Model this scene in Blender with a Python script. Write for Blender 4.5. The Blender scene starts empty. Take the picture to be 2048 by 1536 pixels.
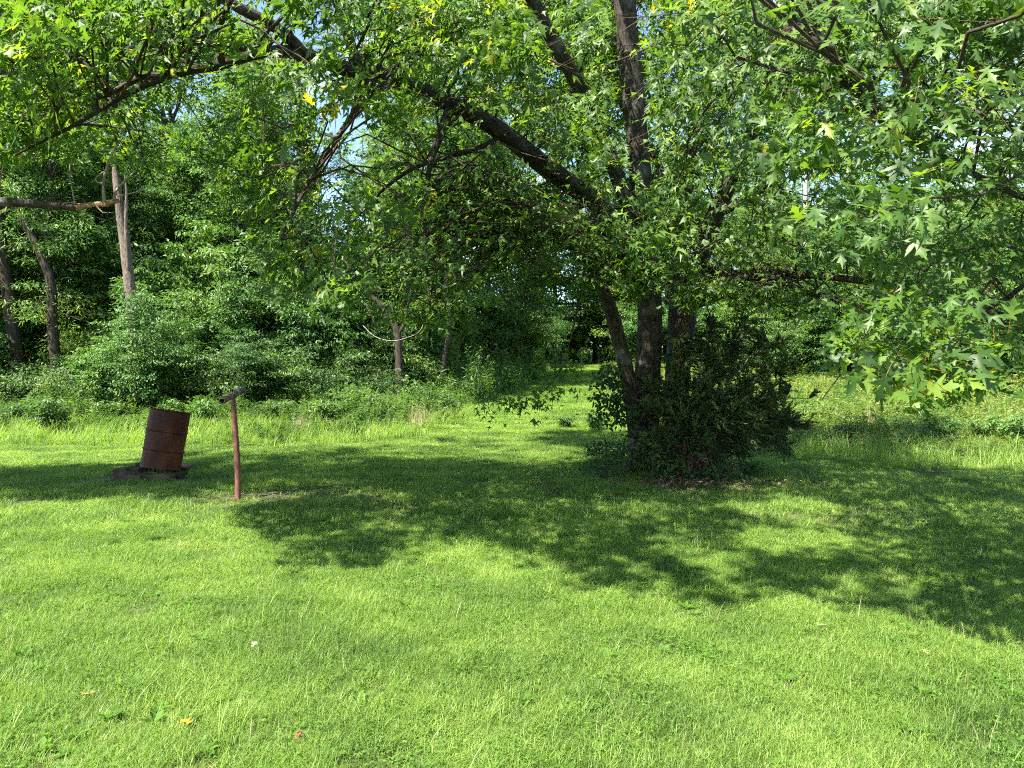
import bpy, math
import numpy as np
from mathutils import Matrix, Vector

rng = np.random.default_rng(11)
sc = bpy.context.scene
col = sc.collection
R = math.radians

# ------------------------------------------------------------------ camera, sky, sun, exposure
F, HZ, CX, CH = 1450.0, 745.0, 1024.0, 1.6      # focal length and horizon in pixels of the 2048 px photo, camera height
cam = bpy.data.cameras.new('camera')
cam.sensor_width = 36.0
cam.lens = 36.0 * F / 2048.0
cam.shift_y = -(768.0 - HZ) / 2048.0
cam.clip_end = 2000
cam_o = bpy.data.objects.new('camera', cam)
cam_o.location = (0, 0, CH)
cam_o.rotation_euler = (R(90), 0, 0)
col.objects.link(cam_o)
sc.camera = cam_o

SUN_EL = R(56)
h = np.array([-0.76, -0.65]); h /= np.linalg.norm(h)
TO_SUN = np.array([h[0] * math.cos(SUN_EL), h[1] * math.cos(SUN_EL), math.sin(SUN_EL)])
world = bpy.data.worlds.new('World'); sc.world = world
world.use_nodes = True
wn, wl = world.node_tree.nodes, world.node_tree.links
wn.clear()
sky = wn.new('ShaderNodeTexSky'); sky.sky_type = 'NISHITA'; sky.sun_disc = False
sky.sun_elevation = SUN_EL; sky.sun_rotation = math.atan2(h[0], h[1])
sky.air_density = 1.0; sky.dust_density = 0.3; sky.ozone_density = 2.0
tc = wn.new('ShaderNodeTexCoord')
mp = wn.new('ShaderNodeMapping'); mp.inputs['Scale'].default_value = (1, 1, 2.2)
nz = wn.new('ShaderNodeTexNoise'); nz.inputs['Scale'].default_value = 3.2; nz.inputs['Detail'].default_value = 7; nz.inputs['Roughness'].default_value = 0.55
cr = wn.new('ShaderNodeValToRGB'); cr.color_ramp.elements[0].position = 0.55; cr.color_ramp.elements[1].position = 0.68
cm = wn.new('ShaderNodeMixRGB'); cm.inputs[2].default_value = (4.6, 4.7, 4.9, 1)
bg = wn.new('ShaderNodeBackground'); bg.inputs[1].default_value = 0.09
wo = wn.new('ShaderNodeOutputWorld')
wl.new(tc.outputs['Generated'], mp.inputs[0]); wl.new(mp.outputs[0], nz.inputs['Vector'])
wl.new(nz.outputs[0], cr.inputs[0]); wl.new(cr.outputs[0], cm.inputs[0])
wl.new(sky.outputs[0], cm.inputs[1]); wl.new(cm.outputs[0], bg.inputs[0]); wl.new(bg.outputs[0], wo.inputs[0])

sun = bpy.data.lights.new('sun', 'SUN'); sun.energy = 5.0; sun.angle = R(0.8); sun.color = (1.0, 0.94, 0.84)
sun_o = bpy.data.objects.new('sun', sun); col.objects.link(sun_o)
sun_o.rotation_euler = Vector(TO_SUN).to_track_quat('Z', 'Y').to_euler()

sc.view_settings.view_transform = 'Standard'; sc.view_settings.look = 'None'
sc.view_settings.exposure = 2.05; sc.view_settings.gamma = 1.0
sc.view_settings.use_curve_mapping = False
sc.render.engine = 'CYCLES'
cy = sc.cycles
cy.max_bounces = 4; cy.diffuse_bounces = 2; cy.glossy_bounces = 1; cy.transmission_bounces = 3; cy.use_light_tree = False
cy.transparent_max_bounces = 4; cy.sample_clamp_indirect = 6.0
cy.use_denoising = False; cy.filter_width = 1.1; cy.use_adaptive_sampling = True; cy.adaptive_threshold = 0.03
cy.caustics_reflective = False; cy.caustics_refractive = False

# ------------------------------------------------------------------ helpers
def P(px, py, d):
    """The world point d metres in front of the camera that the photo shows at pixel (px, py)."""
    return np.array([(px - CX) / F * d, d, CH + (HZ - py) / F * d])

def unit(v):
    v = np.asarray(v, float)
    return v / np.maximum(np.linalg.norm(v, axis=-1, keepdims=True), 1e-9)

def gz(x, y):
    """Height of the ground."""
    x = np.asarray(x, float); y = np.asarray(y, float)
    t = np.clip(y - 15, 0, 75)
    z = 0.07 * t * t / (t + 6)
    z = z + 0.018 * np.sin(x * 1.3 + 0.6) * np.cos(y * 0.9) + 0.012 * np.sin(x * 2.9 + y * 1.7) + 0.03 * np.sin(x * .35 - 1) * np.cos(y * .27 + .4)
    return z

def ground_at(px, py):
    d = F * CH / max(py - HZ, 8)
    for _ in range(30):
        x = (px - CX) / F * d
        t = (CH - float(gz(x, d))) * F / max(py - HZ, 4)
        d = 0.6 * d + 0.4 * min(t, 60)
    x = (px - CX) / F * d
    return np.array([x, d, float(gz(x, d))])

def proj(p):
    y = np.maximum(p[..., 1], 0.05)
    return CX + F * p[..., 0] / y, HZ - F * (p[..., 2] - CH) / y

def in_poly(px, py, poly):
    inside = np.zeros(px.shape, bool)
    n = len(poly); j = n - 1
    for i in range(n):
        xi, yi = poly[i]; xj, yj = poly[j]
        c = ((yi > py) != (yj > py)) & (px < (xj - xi) * (py - yi) / (yj - yi + 1e-12) + xi)
        inside ^= c; j = i
    return inside

def make_mesh(name, V, faces, mats, uv=None, attrs=None, smooth=True, fmat=None):
    """faces: list of (n, k) index arrays; uv per vertex; attrs: per vertex floats; fmat: material index per face."""
    me = bpy.data.meshes.new(name)
    V = np.asarray(V, np.float32)
    faces = [np.asarray(f, np.int32) for f in faces if len(f)]
    lv = np.concatenate([f.ravel() for f in faces])
    tot = np.concatenate([np.full(len(f), f.shape[1], np.int32) for f in faces])
    start = np.concatenate([[0], np.cumsum(tot)[:-1]]).astype(np.int32)
    me.vertices.add(len(V)); me.vertices.foreach_set('co', V.ravel())
    me.loops.add(len(lv)); me.loops.foreach_set('vertex_index', lv)
    me.polygons.add(len(tot)); me.polygons.foreach_set('loop_start', start); me.polygons.foreach_set('loop_total', tot)
    if smooth:
        me.polygons.foreach_set('use_smooth', np.ones(len(tot), bool))
    if fmat is not None:
        me.polygons.foreach_set('material_index', np.asarray(fmat, np.int32))
    if uv is not None:
        u = me.uv_layers.new(name='UVMap')
        u.data.foreach_set('uv', np.asarray(uv, np.float32)[lv].ravel())
    for k, a in (attrs or {}).items():
        at = me.attributes.new(k, 'FLOAT', 'POINT')
        at.data.foreach_set('value', np.asarray(a, np.float32))
    for m in (mats if isinstance(mats, (list, tuple)) else [mats]):
        me.materials.append(m)
    me.update(calc_edges=True)
    return me

def add(name, me, parent=None, loc=None, rot=None, scale=None):
    o = bpy.data.objects.new(name, me)
    col.objects.link(o)
    if parent is not None: o.parent = parent
    if loc is not None: o.location = loc
    if rot is not None: o.rotation_euler = rot
    if scale is not None: o.scale = (scale,) * 3 if np.isscalar(scale) else scale
    return o

def tag(o, label, cat=None, group=None, kind=None):
    o['label'] = label
    if cat: o['category'] = cat
    if group: o['group'] = group
    if kind: o['kind'] = kind
    return o

def empty(name, loc, rz=0.0):
    o = bpy.data.objects.new(name, None); col.objects.link(o)
    o.empty_display_size = 0.2
    o.location = loc; o.rotation_euler = (0, 0, rz)
    return o

def copy_tree(o, parent=None):
    c = o.copy(); col.objects.link(c); c.parent = parent
    for ch in list(o.children): copy_tree(ch, c)
    return c

class Buf:
    """Collects vertices, faces, uvs and one random number per vertex for one mesh."""
    def __init__(s): s.V, s.F, s.U, s.A, s.n = [], {}, [], [], 0
    def put(s, V, F, U=None, A=None):
        V = np.asarray(V, float); F = np.asarray(F, int)
        s.V.append(V); s.F.setdefault(F.shape[1], []).append(F + s.n)
        s.U.append(np.zeros((len(V), 2)) if U is None else U)
        s.A.append(np.zeros(len(V)) if A is None else np.broadcast_to(np.asarray(A, float), (len(V),)))
        s.n += len(V)
    def mesh(s, name, mats, origin=(0, 0, 0), smooth=True):
        V = np.concatenate(s.V) - np.asarray(origin, float)
        return make_mesh(name, V, [np.concatenate(f) for f in s.F.values()], mats, np.concatenate(s.U), {'rnd': np.concatenate(s.A)}, smooth)

def smooth_path(pts, step):
    """Catmull-Rom through rows (x, y, z, r), resampled about every step metres."""
    p = np.asarray(pts, float)
    if len(p) == 2:
        n = max(2, int(np.linalg.norm(p[1, :3] - p[0, :3]) / step) + 1)
        return p[0] + (p[1] - p[0]) * np.linspace(0, 1, n)[:, None]
    e = np.vstack([2 * p[0] - p[1], p, 2 * p[-1] - p[-2]])
    e[0, 3] = p[0, 3]; e[-1, 3] = p[-1, 3]
    out = []
    for i in range(1, len(e) - 2):
        a, b, c, d = e[i - 1], e[i], e[i + 1], e[i + 2]
        n = max(2, int(np.linalg.norm(c[:3] - b[:3]) / step))
        t = np.linspace(0, 1, n, endpoint=False)[:, None]
        out.append(0.5 * (2 * b + (c - a) * t + (2 * a - 5 * b + 4 * c - d) * t ** 2 + (3 * b - a - 3 * c + d) * t ** 3))
    out.append(p[-1:])
    o = np.vstack(out); o[:, 3] = np.maximum(o[:, 3], 0.002)
    return o

def tube(buf, path, sides, rough=0.0, A=0.5, closed_end=True):
    """A tube round a path of rows (x, y, z, r); rough gives bark ridges and swellings."""
    p = path[:, :3]; r = path[:, 3]
    n = len(p)
    t = unit(np.gradient(p, axis=0))
    ref = np.array([0.0, 1, 0]) if abs(t[:, 1]).mean() < 0.8 else np.array([1.0, 0, 0])
    s = unit(np.cross(t, ref)); b = np.cross(t, s)
    th = np.linspace(0, 2 * np.pi, sides + 1)
    ln = np.concatenate([[0], np.cumsum(np.linalg.norm(np.diff(p, axis=0), axis=1))])
    rr = np.repeat(r[:, None], sides + 1, 1)
    if rough:
        ph = rng.uniform(0, 6.28, 6)
        q = 0
        for k, (kt, kl, am) in enumerate(((2, 1.1, .5), (3, 2.3, .45), (5, 1.7, .4), (7, 5.0, .3), (4, 9.0, .25))):
            q = q + am * np.sin(kt * th[None] + kl * ln[:, None] + ph[k])
        rr = rr * (1 + rough * q)
        rr[:, -1] = rr[:, 0]
    V = p[:, None] + rr[..., None] * (np.cos(th)[None, :, None] * s[:, None] + np.sin(th)[None, :, None] * b[:, None])
    U = np.stack(np.broadcast_arrays(th[None] * r.mean(), ln[:, None]), -1)
    i = np.arange(n - 1)[:, None] * (sides + 1) + np.arange(sides)[None]
    Fq = np.stack([i, i + 1, i + sides + 2, i + sides + 1], -1).reshape(-1, 4)
    buf.put(V.reshape(-1, 3), Fq, U.reshape(-1, 2), A)
    if closed_end and sides > 3:
        c = p[-1]
        base = V[-1, :-1]
        buf.put(np.vstack([base, c[None]]), np.stack([np.arange(sides), (np.arange(sides) + 1) % sides, np.full(sides, sides)], -1), None, A)

def put_leaves(buf, tmpl, tris, pos, tip, nrm, size, rnd):
    """Many copies of one leaf shape: tip along x, side along y, normal along z."""
    pos = np.asarray(pos); n = len(pos)
    if not n: return
    T = unit(tip); N = unit(nrm - (nrm * T).sum(1, keepdims=True) * T); S = np.cross(N, T)
    k = len(tmpl)
    V = pos[:, None] + size[:, None, None] * (tmpl[None, :, 0:1] * T[:, None] + tmpl[None, :, 1:2] * S[:, None] + tmpl[None, :, 2:3] * N[:, None])
    Fc = (np.arange(n)[:, None, None] * k + tris[None]).reshape(-1, 3)
    U = np.broadcast_to(tmpl[None, :, :2], (n, k, 2)).reshape(-1, 2)
    buf.put(V.reshape(-1, 3), Fc, U, np.repeat(rnd, k))

def mirror(half, mid, tri_half):
    """A leaf from its midrib points and one half: returns vertices and triangles."""
    nm, nh = len(mid), len(half)
    hl = [(x, -y, z) for x, y, z in half]
    V = np.array(list(mid) + list(half) + hl, float)
    T = []
    for a, b, c in tri_half:
        T.append((a, b, c))
        f = lambda i: i if i < nm else i + nh
        T.append((f(a), f(c), f(b)))
    return V, np.array(T)

# silver maple leaf, deeply lobed: midrib C, B, T; half L1 N1 L2 N2 S N3
MAPLE, MAPLE_T = mirror([(-.03, .24, -.05), (.15, .08, .0), (.50, .46, -.13), (.35, .07, -.01), (.64, .21, -.06), (.67, .07, -.05)],
                        [(.3, 0, .015), (0, 0, 0), (1.0, 0, -.17)],
                        [(1, 4, 3), (0, 4, 1), (0, 6, 4), (4, 6, 5), (0, 8, 6), (6, 8, 7), (0, 2, 8)])
MAPLE_FAR, MAPLE_FAR_T = mirror([(.44, .45, -.13), (.40, .095, 0)], [(0, 0, 0), (1.0, 0, -.15)], [(0, 3, 2), (0, 1, 3)])
KITE, KITE_T = mirror([(.42, .26, .05)], [(0, 0, 0), (1, 0, -.12)], [(0, 1, 2)])
SLIM, SLIM_T = mirror([(.40, .13, .03)], [(0, 0, 0), (1, 0, -.10)], [(0, 1, 2)])

# ------------------------------------------------------------------ materials
def new_mat(name):
    m = bpy.data.materials.new(name); m.use_nodes = True
    n, l = m.node_tree.nodes, m.node_tree.links
    n.clear()
    return m, n, l, n.new('ShaderNodeOutputMaterial')

def ramp(n, stops):
    c = n.new('ShaderNodeValToRGB')
    e = c.color_ramp.elements
    while len(e) < len(stops): e.new(0.5)
    for el, (p, c4) in zip(e, stops):
        el.position = p; el.color = (*c4, 1)
    return c

def leaf_mat(name, stops, trans, rough=0.45, fac=0.42, source='attr', spec=0.5, patch=0.0, back=1.25, spread=.22):
    """Leaf: reflecting upper face, paler underside, light coming through. stops: colours over the leaf's own random number."""
    m, n, l, out = new_mat(name)
    if source == 'attr':
        s = n.new('ShaderNodeAttribute'); s.attribute_name = 'rnd'; so = s.outputs['Fac']
    else:
        s = n.new('ShaderNodeObjectInfo'); so = s.outputs['Random']
    if patch:
        g = n.new('ShaderNodeNewGeometry'); t = n.new('ShaderNodeTexNoise'); t.inputs['Scale'].default_value = patch; t.inputs['Detail'].default_value = 3
        l.new(g.outputs['Position'], t.inputs['Vector'])
        oi = n.new('ShaderNodeObjectInfo')
        mm = n.new('ShaderNodeMath'); mm.operation = 'MULTIPLY_ADD'; mm.inputs[1].default_value = 0.55
        m2 = n.new('ShaderNodeMath'); m2.operation = 'MULTIPLY_ADD'; m2.inputs[1].default_value = 1.1; m2.inputs[2].default_value = -0.44 - (spread - .22) * .5
        l.new(t.outputs[0], m2.inputs[0]); l.new(so, mm.inputs[0]); l.new(m2.outputs[0], mm.inputs[2])
        m3 = n.new('ShaderNodeMath'); m3.operation = 'MULTIPLY_ADD'; m3.inputs[1].default_value = spread; m3.use_clamp = True
        l.new(oi.outputs['Random'], m3.inputs[0]); l.new(mm.outputs[0], m3.inputs[2]); so = m3.outputs[0]
    c = ramp(n, stops); l.new(so, c.inputs[0])
    geo = n.new('ShaderNodeNewGeometry')
    bk = n.new('ShaderNodeMixRGB'); bk.blend_type = 'MULTIPLY'; bk.inputs[2].default_value = (back, back, back * 1.12, 1)
    l.new(geo.outputs['Backfacing'], bk.inputs[0]); l.new(c.outputs[0], bk.inputs[1])
    b = n.new('ShaderNodeBsdfPrincipled'); b.inputs['Roughness'].default_value = rough
    b.inputs['Specular IOR Level'].default_value = spec
    l.new(bk.outputs[0], b.inputs['Base Color'])
    tr = n.new('ShaderNodeBsdfTranslucent')
    tm = n.new('ShaderNodeMixRGB'); tm.blend_type = 'MULTIPLY'; tm.inputs[0].default_value = 1; tm.inputs[2].default_value = (*trans, 1)
    l.new(c.outputs[0], tm.inputs[1]); l.new(tm.outputs[0], tr.inputs[0])
    mx = n.new('ShaderNodeMixShader'); mx.inputs[0].default_value = fac
    l.new(b.outputs[0], mx.inputs[1]); l.new(tr.outputs[0], mx.inputs[2]); l.new(mx.outputs[0], out.inputs[0])
    return m

def bark_mat(name, dark, light, lichen=None, su=38, sv=7, bump=0.9):
    m, n, l, out = new_mat(name)
    uv = n.new('ShaderNodeUVMap'); mp = n.new('ShaderNodeMapping'); mp.inputs['Scale'].default_value = (su, sv, 1)
    l.new(uv.outputs[0], mp.inputs[0])
    t = n.new('ShaderNodeTexNoise'); t.inputs['Scale'].default_value = 1.0; t.inputs['Detail'].default_value = 6; t.inputs['Roughness'].default_value = .65; t.inputs['Distortion'].default_value = .5
    l.new(mp.outputs[0], t.inputs['Vector'])
    c = ramp(n, [(.36, dark), (.5, tuple((a + b) / 2 for a, b in zip(dark, light))), (.66, light)])
    l.new(t.outputs[0], c.inputs[0]); co = c.outputs[0]
    if lichen:
        g = n.new('ShaderNodeTexCoord'); t2 = n.new('ShaderNodeTexNoise'); t2.inputs['Scale'].default_value = 3.3; t2.inputs['Detail'].default_value = 5
        l.new(g.outputs['Object'], t2.inputs['Vector'])
        r2 = ramp(n, [(.56, (0, 0, 0)), (.68, (1, 1, 1))]); l.new(t2.outputs[0], r2.inputs[0])
        mx = n.new('ShaderNodeMixRGB'); mx.inputs[2].default_value = (*lichen, 1)
        l.new(r2.outputs[0], mx.inputs[0]); l.new(co, mx.inputs[1]); co = mx.outputs[0]
    b = n.new('ShaderNodeBsdfPrincipled'); b.inputs['Roughness'].default_value = .9; b.inputs['Specular IOR Level'].default_value = .2
    l.new(co, b.inputs['Base Color'])
    bp = n.new('ShaderNodeBump'); bp.inputs['Strength'].default_value = bump; bp.inputs['Distance'].default_value = .03
    l.new(t.outputs[0], bp.inputs['Height']); l.new(bp.outputs[0], b.inputs['Normal']); l.new(b.outputs[0], out.inputs[0])
    return m

M = {}
MAPLE_COL = [(0, (.034, .078, .016)), (.45, (.062, .132, .022)), (.85, (.115, .198, .027)), (.965, (.17, .25, .028)), (1, (.28, .28, .02))]
M['maple'] = leaf_mat('maple_leaf', MAPLE_COL, (2.25, 2.1, .7), .46, .46, spec=.38)
M['maple_single'] = leaf_mat('maple_leaf_single', MAPLE_COL, (2.25, 2.1, .7), .46, .46, source='object', spec=.38)
M['woods'] = leaf_mat('woods_leaf', [(0, (.036, .088, .018)), (.5, (.068, .150, .028)), (.9, (.120, .21, .034)), (1, (.21, .24, .03))], (2.0, 2.0, .8), .5, .34, patch=.5, spec=.4, spread=.42)
M['woods_yellow'] = leaf_mat('woods_leaf_yellow', [(0, (.05, .10, .018)), (.5, (.10, .17, .022)), (.9, (.17, .23, .025)), (1, (.28, .26, .03))], (2.0, 1.9, .8), .5, .42, patch=.5)
M['shrub'] = leaf_mat('shrub_leaf', [(0, (.042, .098, .022)), (.5, (.078, .165, .036)), (1, (.145, .23, .045))], (1.9, 2.0, .9), .5, .32, patch=.6, spec=.4, spread=.42)
M['ivy'] = leaf_mat('ivy_leaf', [(0, (.022, .052, .014)), (.6, (.042, .092, .022)), (1, (.08, .14, .03))], (1.6, 1.8, .8), .6, .25, spec=.2)
M['cedar'] = leaf_mat('cedar_needle', [(0, (.028, .058, .020)), (.5, (.058, .105, .030)), (1, (.120, .165, .045))], (1.5, 1.5, .8), .6, .3)
M['weed'] = leaf_mat('weed_leaf', [(0, (.036, .082, .022)), (.4, (.070, .140, .032)), (.8, (.13, .215, .045)), (1, (.26, .27, .09))], (1.8, 1.9, .8), .5, .4, patch=.9, spread=.4)
M['field'] = leaf_mat('field_weed_leaf', [(0, (.07, .13, .022)), (.45, (.13, .20, .03)), (.8, (.22, .26, .06)), (1, (.40, .34, .14))], (1.6, 1.6, .8), .55, .4, patch=.5)
GR = [(0, (.048, .100, .020)), (.33, (.110, .195, .032)), (.62, (.195, .305, .046)), (.86, (.30, .385, .085)), (1, (.46, .42, .20))]
M['grass'] = leaf_mat('grass_blade', GR, (1.7, 1.8, .7), .5, .45, patch=1.1, back=1.0, spec=.45)
M['clover'] = leaf_mat('clover_leaf', [(0, (.060, .13, .018)), (.6, (.10, .205, .028)), (1, (.16, .26, .04))], (1.7, 1.8, .8), .6, .38, back=1.1, spec=.15)
M['straw'] = leaf_mat('straw', [(0, (.20, .20, .06)), (.5, (.34, .30, .13)), (1, (.50, .44, .26))], (1.2, 1.2, 1), .6, .3, back=1.0)
M['litter'] = leaf_mat('dry_leaf', [(0, (.06, .035, .02)), (.5, (.14, .085, .05)), (1, (.30, .20, .12))], (1.2, 1.1, .8), .7, .15, back=1.0)
M['bark'] = bark_mat('maple_bark', (.012, .009, .007), (.095, .078, .062), (.13, .125, .11), bump=1.0)
M['bark_woods'] = bark_mat('woods_bark', (.016, .013, .010), (.085, .068, .052), None, 30, 5)
M['bark_pale'] = bark_mat('weathered_bark', (.05, .038, .03), (.25, .20, .155), (.15, .12, .09), 26, 5, 1.2)
M['bark_red'] = bark_mat('cedar_bark', (.035, .02, .014), (.14, .085, .06), None, 60, 4)
M['twig'] = bark_mat('twig_bark', (.03, .022, .016), (.09, .07, .05), None, 60, 20, .3)
M['deadwood'] = bark_mat('dead_wood', (.14, .11, .09), (.46, .41, .35), None, 40, 6, .5)
M['peeled'] = bark_mat('peeled_wood', (.11, .05, .028), (.42, .26, .16), None, 40, 12, .8)
M['pole'] = bark_mat('bleached_pole', (.26, .25, .23), (.40, .38, .35), None, 20, 3, .2)

def ground_mat():
    m, n, l, out = new_mat('lawn_soil')
    g = n.new('ShaderNodeNewGeometry')
    t = n.new('ShaderNodeTexNoise'); t.inputs['Scale'].default_value = 18; t.inputs['Detail'].default_value = 8
    l.new(g.outputs['Position'], t.inputs['Vector'])
    c = ramp(n, [(.3, (.030, .040, .012)), (.5, (.052, .075, .020)), (.7, (.085, .10, .035))]); l.new(t.outputs[0], c.inputs[0])
    at = n.new('ShaderNodeAttribute'); at.attribute_name = 'bare'
    t3 = n.new('ShaderNodeTexNoise'); t3.inputs['Scale'].default_value = 5; t3.inputs['Detail'].default_value = 6
    l.new(g.outputs['Position'], t3.inputs['Vector'])
    sm = n.new('ShaderNodeMath'); sm.operation = 'MULTIPLY'; sm.use_clamp = True
    a2 = n.new('ShaderNodeMath'); a2.operation = 'MULTIPLY'; a2.inputs[1].default_value = 1.9
    l.new(t3.outputs[0], a2.inputs[0]); l.new(a2.outputs[0], sm.inputs[0]); l.new(at.outputs['Fac'], sm.inputs[1])
    c2 = ramp(n, [(.3, (.055, .040, .028)), (.55, (.13, .10, .07)), (.75, (.24, .20, .12))]); l.new(t.outputs[0], c2.inputs[0])
    mx = n.new('ShaderNodeMixRGB'); l.new(sm.outputs[0], mx.inputs[0]); l.new(c.outputs[0], mx.inputs[1]); l.new(c2.outputs[0], mx.inputs[2])
    b = n.new('ShaderNodeBsdfPrincipled'); b.inputs['Roughness'].default_value = 1; b.inputs['Specular IOR Level'].default_value = .1
    l.new(mx.outputs[0], b.inputs['Base Color'])
    bp = n.new('ShaderNodeBump'); bp.inputs['Strength'].default_value = .8; bp.inputs['Distance'].default_value = .03
    l.new(t.outputs[0], bp.inputs['Height']); l.new(bp.outputs[0], b.inputs['Normal']); l.new(b.outputs[0], out.inputs[0])
    return m
M['ground'] = ground_mat()

def rust_mat(name, dark, mid, hot, rough, metal, sz, streak=(1, 1, 1), bump=.35, spec=.5):
    m, n, l, out = new_mat(name)
    g = n.new('ShaderNodeTexCoord'); mp = n.new('ShaderNodeMapping'); mp.inputs['Scale'].default_value = streak
    l.new(g.outputs['Object'], mp.inputs[0])
    t = n.new('ShaderNodeTexNoise'); t.inputs['Scale'].default_value = sz; t.inputs['Detail'].default_value = 9; t.inputs['Roughness'].default_value = .62
    l.new(mp.outputs[0], t.inputs['Vector'])
    t2 = n.new('ShaderNodeTexNoise'); t2.inputs['Scale'].default_value = sz * 16; t2.inputs['Detail'].default_value = 5
    l.new(g.outputs['Object'], t2.inputs['Vector'])
    c = ramp(n, [(.34, dark), (.52, mid), (.72, hot)]); l.new(t.outputs[0], c.inputs[0])
    c2 = ramp(n, [(.3, (.8, .78, .78)), (.7, (1.15, 1.12, 1.1))]); l.new(t2.outputs[0], c2.inputs[0])
    mx = n.new('ShaderNodeMixRGB'); mx.blend_type = 'MULTIPLY'; mx.inputs[0].default_value = 1
    l.new(c.outputs[0], mx.inputs[1]); l.new(c2.outputs[0], mx.inputs[2])
    b = n.new('ShaderNodeBsdfPrincipled'); b.inputs['Metallic'].default_value = metal; b.inputs['Specular IOR Level'].default_value = spec
    rr = n.new('ShaderNodeMapRange'); rr.inputs[3].default_value = rough - .12; rr.inputs[4].default_value = rough + .25
    l.new(t.outputs[0], rr.inputs[0]); l.new(rr.outputs[0], b.inputs['Roughness'])
    l.new(mx.outputs[0], b.inputs['Base Color'])
    bp = n.new('ShaderNodeBump'); bp.inputs['Strength'].default_value = bump; bp.inputs['Distance'].default_value = .006
    l.new(t2.outputs[0], bp.inputs['Height']); l.new(bp.outputs[0], b.inputs['Normal']); l.new(b.outputs[0], out.inputs[0])
    return m
M['drum'] = rust_mat('barrel_rust', (.026, .010, .007), (.068, .022, .012), (.165, .050, .018), .5, .0, 3.2, (1, 1, .45), .10, spec=.16)
M['drum_in'] = rust_mat('barrel_soot', (.008, .007, .006), (.02, .014, .011), (.05, .025, .015), .85, 0, 4)
M['post'] = rust_mat('post_rust', (.10, .042, .028), (.20, .080, .052), (.30, .15, .10), .7, .1, 7, (1, 1, .35))
M['bar'] = rust_mat('pipe_rust', (.045, .030, .026), (.12, .075, .06), (.30, .20, .15), .6, .2, 14)
M['stone'] = rust_mat('field_stone', (.035, .026, .021), (.078, .056, .040), (.14, .10, .066), .9, 0, 5, spec=.15)
M['slab'] = rust_mat('reddish_slab', (.07, .032, .024), (.15, .075, .055), (.22, .13, .10), .85, 0, 5)
M['dark_stone'] = rust_mat('black_block', (.010, .009, .008), (.022, .018, .016), (.04, .03, .025), .9, 0, 6)

# ------------------------------------------------------------------ the ground
BARE = []                                             # bare or worn spots: x, y, radius x, radius y, strength
def bare(px, py, rx, ry, s):
    g = ground_at(px, py); BARE.append((g[0], g[1], rx, ry, s))
bare(290, 957, .75, .45, 1.1); bare(190, 962, .8, .3, .8); bare(476, 1002, .75, .42, 1.0); bare(580, 996, .8, .3, .7)
bare(1360, 965, 1.6, .9, 1.0); bare(1500, 972, 1.0, .4, .9); bare(1250, 945, .8, .5, .8); bare(1560, 1035, 1.2, .35, .45)
bare(395, 993, .5, .25, .9)
def bareness(x, y):
    v = np.zeros(np.shape(x))
    for bx, by, rx, ry, s in BARE:
        v = np.maximum(v, s * np.exp(-(((x - bx) / rx) ** 2 + ((y - by) / ry) ** 2)))
    return v

def axis(lo, hi, c, fine):
    a = [c]
    s = fine
    while a[-1] < hi: a.append(a[-1] + s); s *= 1.035
    b = [c]; s = fine
    while b[-1] > lo: b.append(b[-1] - s); s *= 1.035
    return np.array(b[:0:-1] + a)
gx, gy = axis(-320, 320, 0, .13), axis(-60, 420, 9, .13)
X, Y = np.meshgrid(gx, gy)
V = np.stack([X, Y, gz(X, Y)], -1).reshape(-1, 3)
i = np.arange(len(gy) - 1)[:, None] * len(gx) + np.arange(len(gx) - 1)[None]
Fq = np.stack([i, i + 1, i + len(gx) + 1, i + len(gx)], -1).reshape(-1, 4)
ground = add('ground', make_mesh('ground', V, [Fq], M['ground'], attrs={'bare': bareness(V[:, 0], V[:, 1])}))
tag(ground, 'gently rising lawn ground under the grass with worn bare patches', 'ground', kind='structure')

# ------------------------------------------------------------------ where the photo shows sun on the grass and holes in the foliage
LIT = [  # polygons in photo pixels on the ground and how strongly leaves are kept out of the sun's way there
    ([(-900, 1008), (300, 1012), (440, 1010), (520, 1062), (470, 1100), (590, 1155), (800, 1135), (950, 1085), (1050, 1145), (1150, 1185), (1300, 1190), (1500, 1215), (1650, 1255), (1780, 1225), (1900, 1290), (2048, 1310), (2900, 1340), (2900, 4000), (-1500, 4000)], .97),
    ([(-300, 882), (250, 884), (290, 905), (275, 930), (120, 932), (-300, 935)], .93),
    ([(370, 978), (440, 975), (620, 983), (640, 1000), (520, 1012), (370, 1004)], .75),
    ([(840, 862), (1100, 845), (1240, 850), (1240, 780), (900, 780), (820, 830)], .9),
    ([(900, 903), (1110, 915), (1100, 935), (940, 930)], .5),
    ([(1440, 1010), (1560, 1000), (2300, 1010), (2300, 1050), (1900, 1060), (1600, 1055)], .75),
    ([(1560, 925), (2300, 935), (2300, 985), (1700, 990)], .45),
    ([(1560, 880), (2500, 880), (2500, 760), (1500, 760)], .85),
    ([(1200, 1005), (1350, 1020), (1330, 1040), (1210, 1030)], .8),
    ([(380, 885), (840, 860), (860, 885), (420, 925)], .6),
    ([(640, 965), (860, 985), (900, 1005), (650, 995)], .3),
    ([(1280, 1075), (1700, 1065), (2300, 1080), (2300, 1110), (1800, 1120), (1350, 1105)], .5), ([(1500, 1150), (1800, 1140), (2300, 1165), (2300, 1185), (1700, 1180)], .5),
]
HOLES = [(310, 230, 140, 85, .78), (690, 300, 62, 88, .95), (1722, 150, 62, 75, .55), (365, 150, 90, 40, .5), (1500, 150, 50, 40, .6), (1610, 385, 24, 45, .95), (545, 205, 60, 60, .35), (770, 60, 70, 40, .3), (1950, 290, 40, 20, .5), (1665, 70, 45, 40, .4)]
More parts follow.
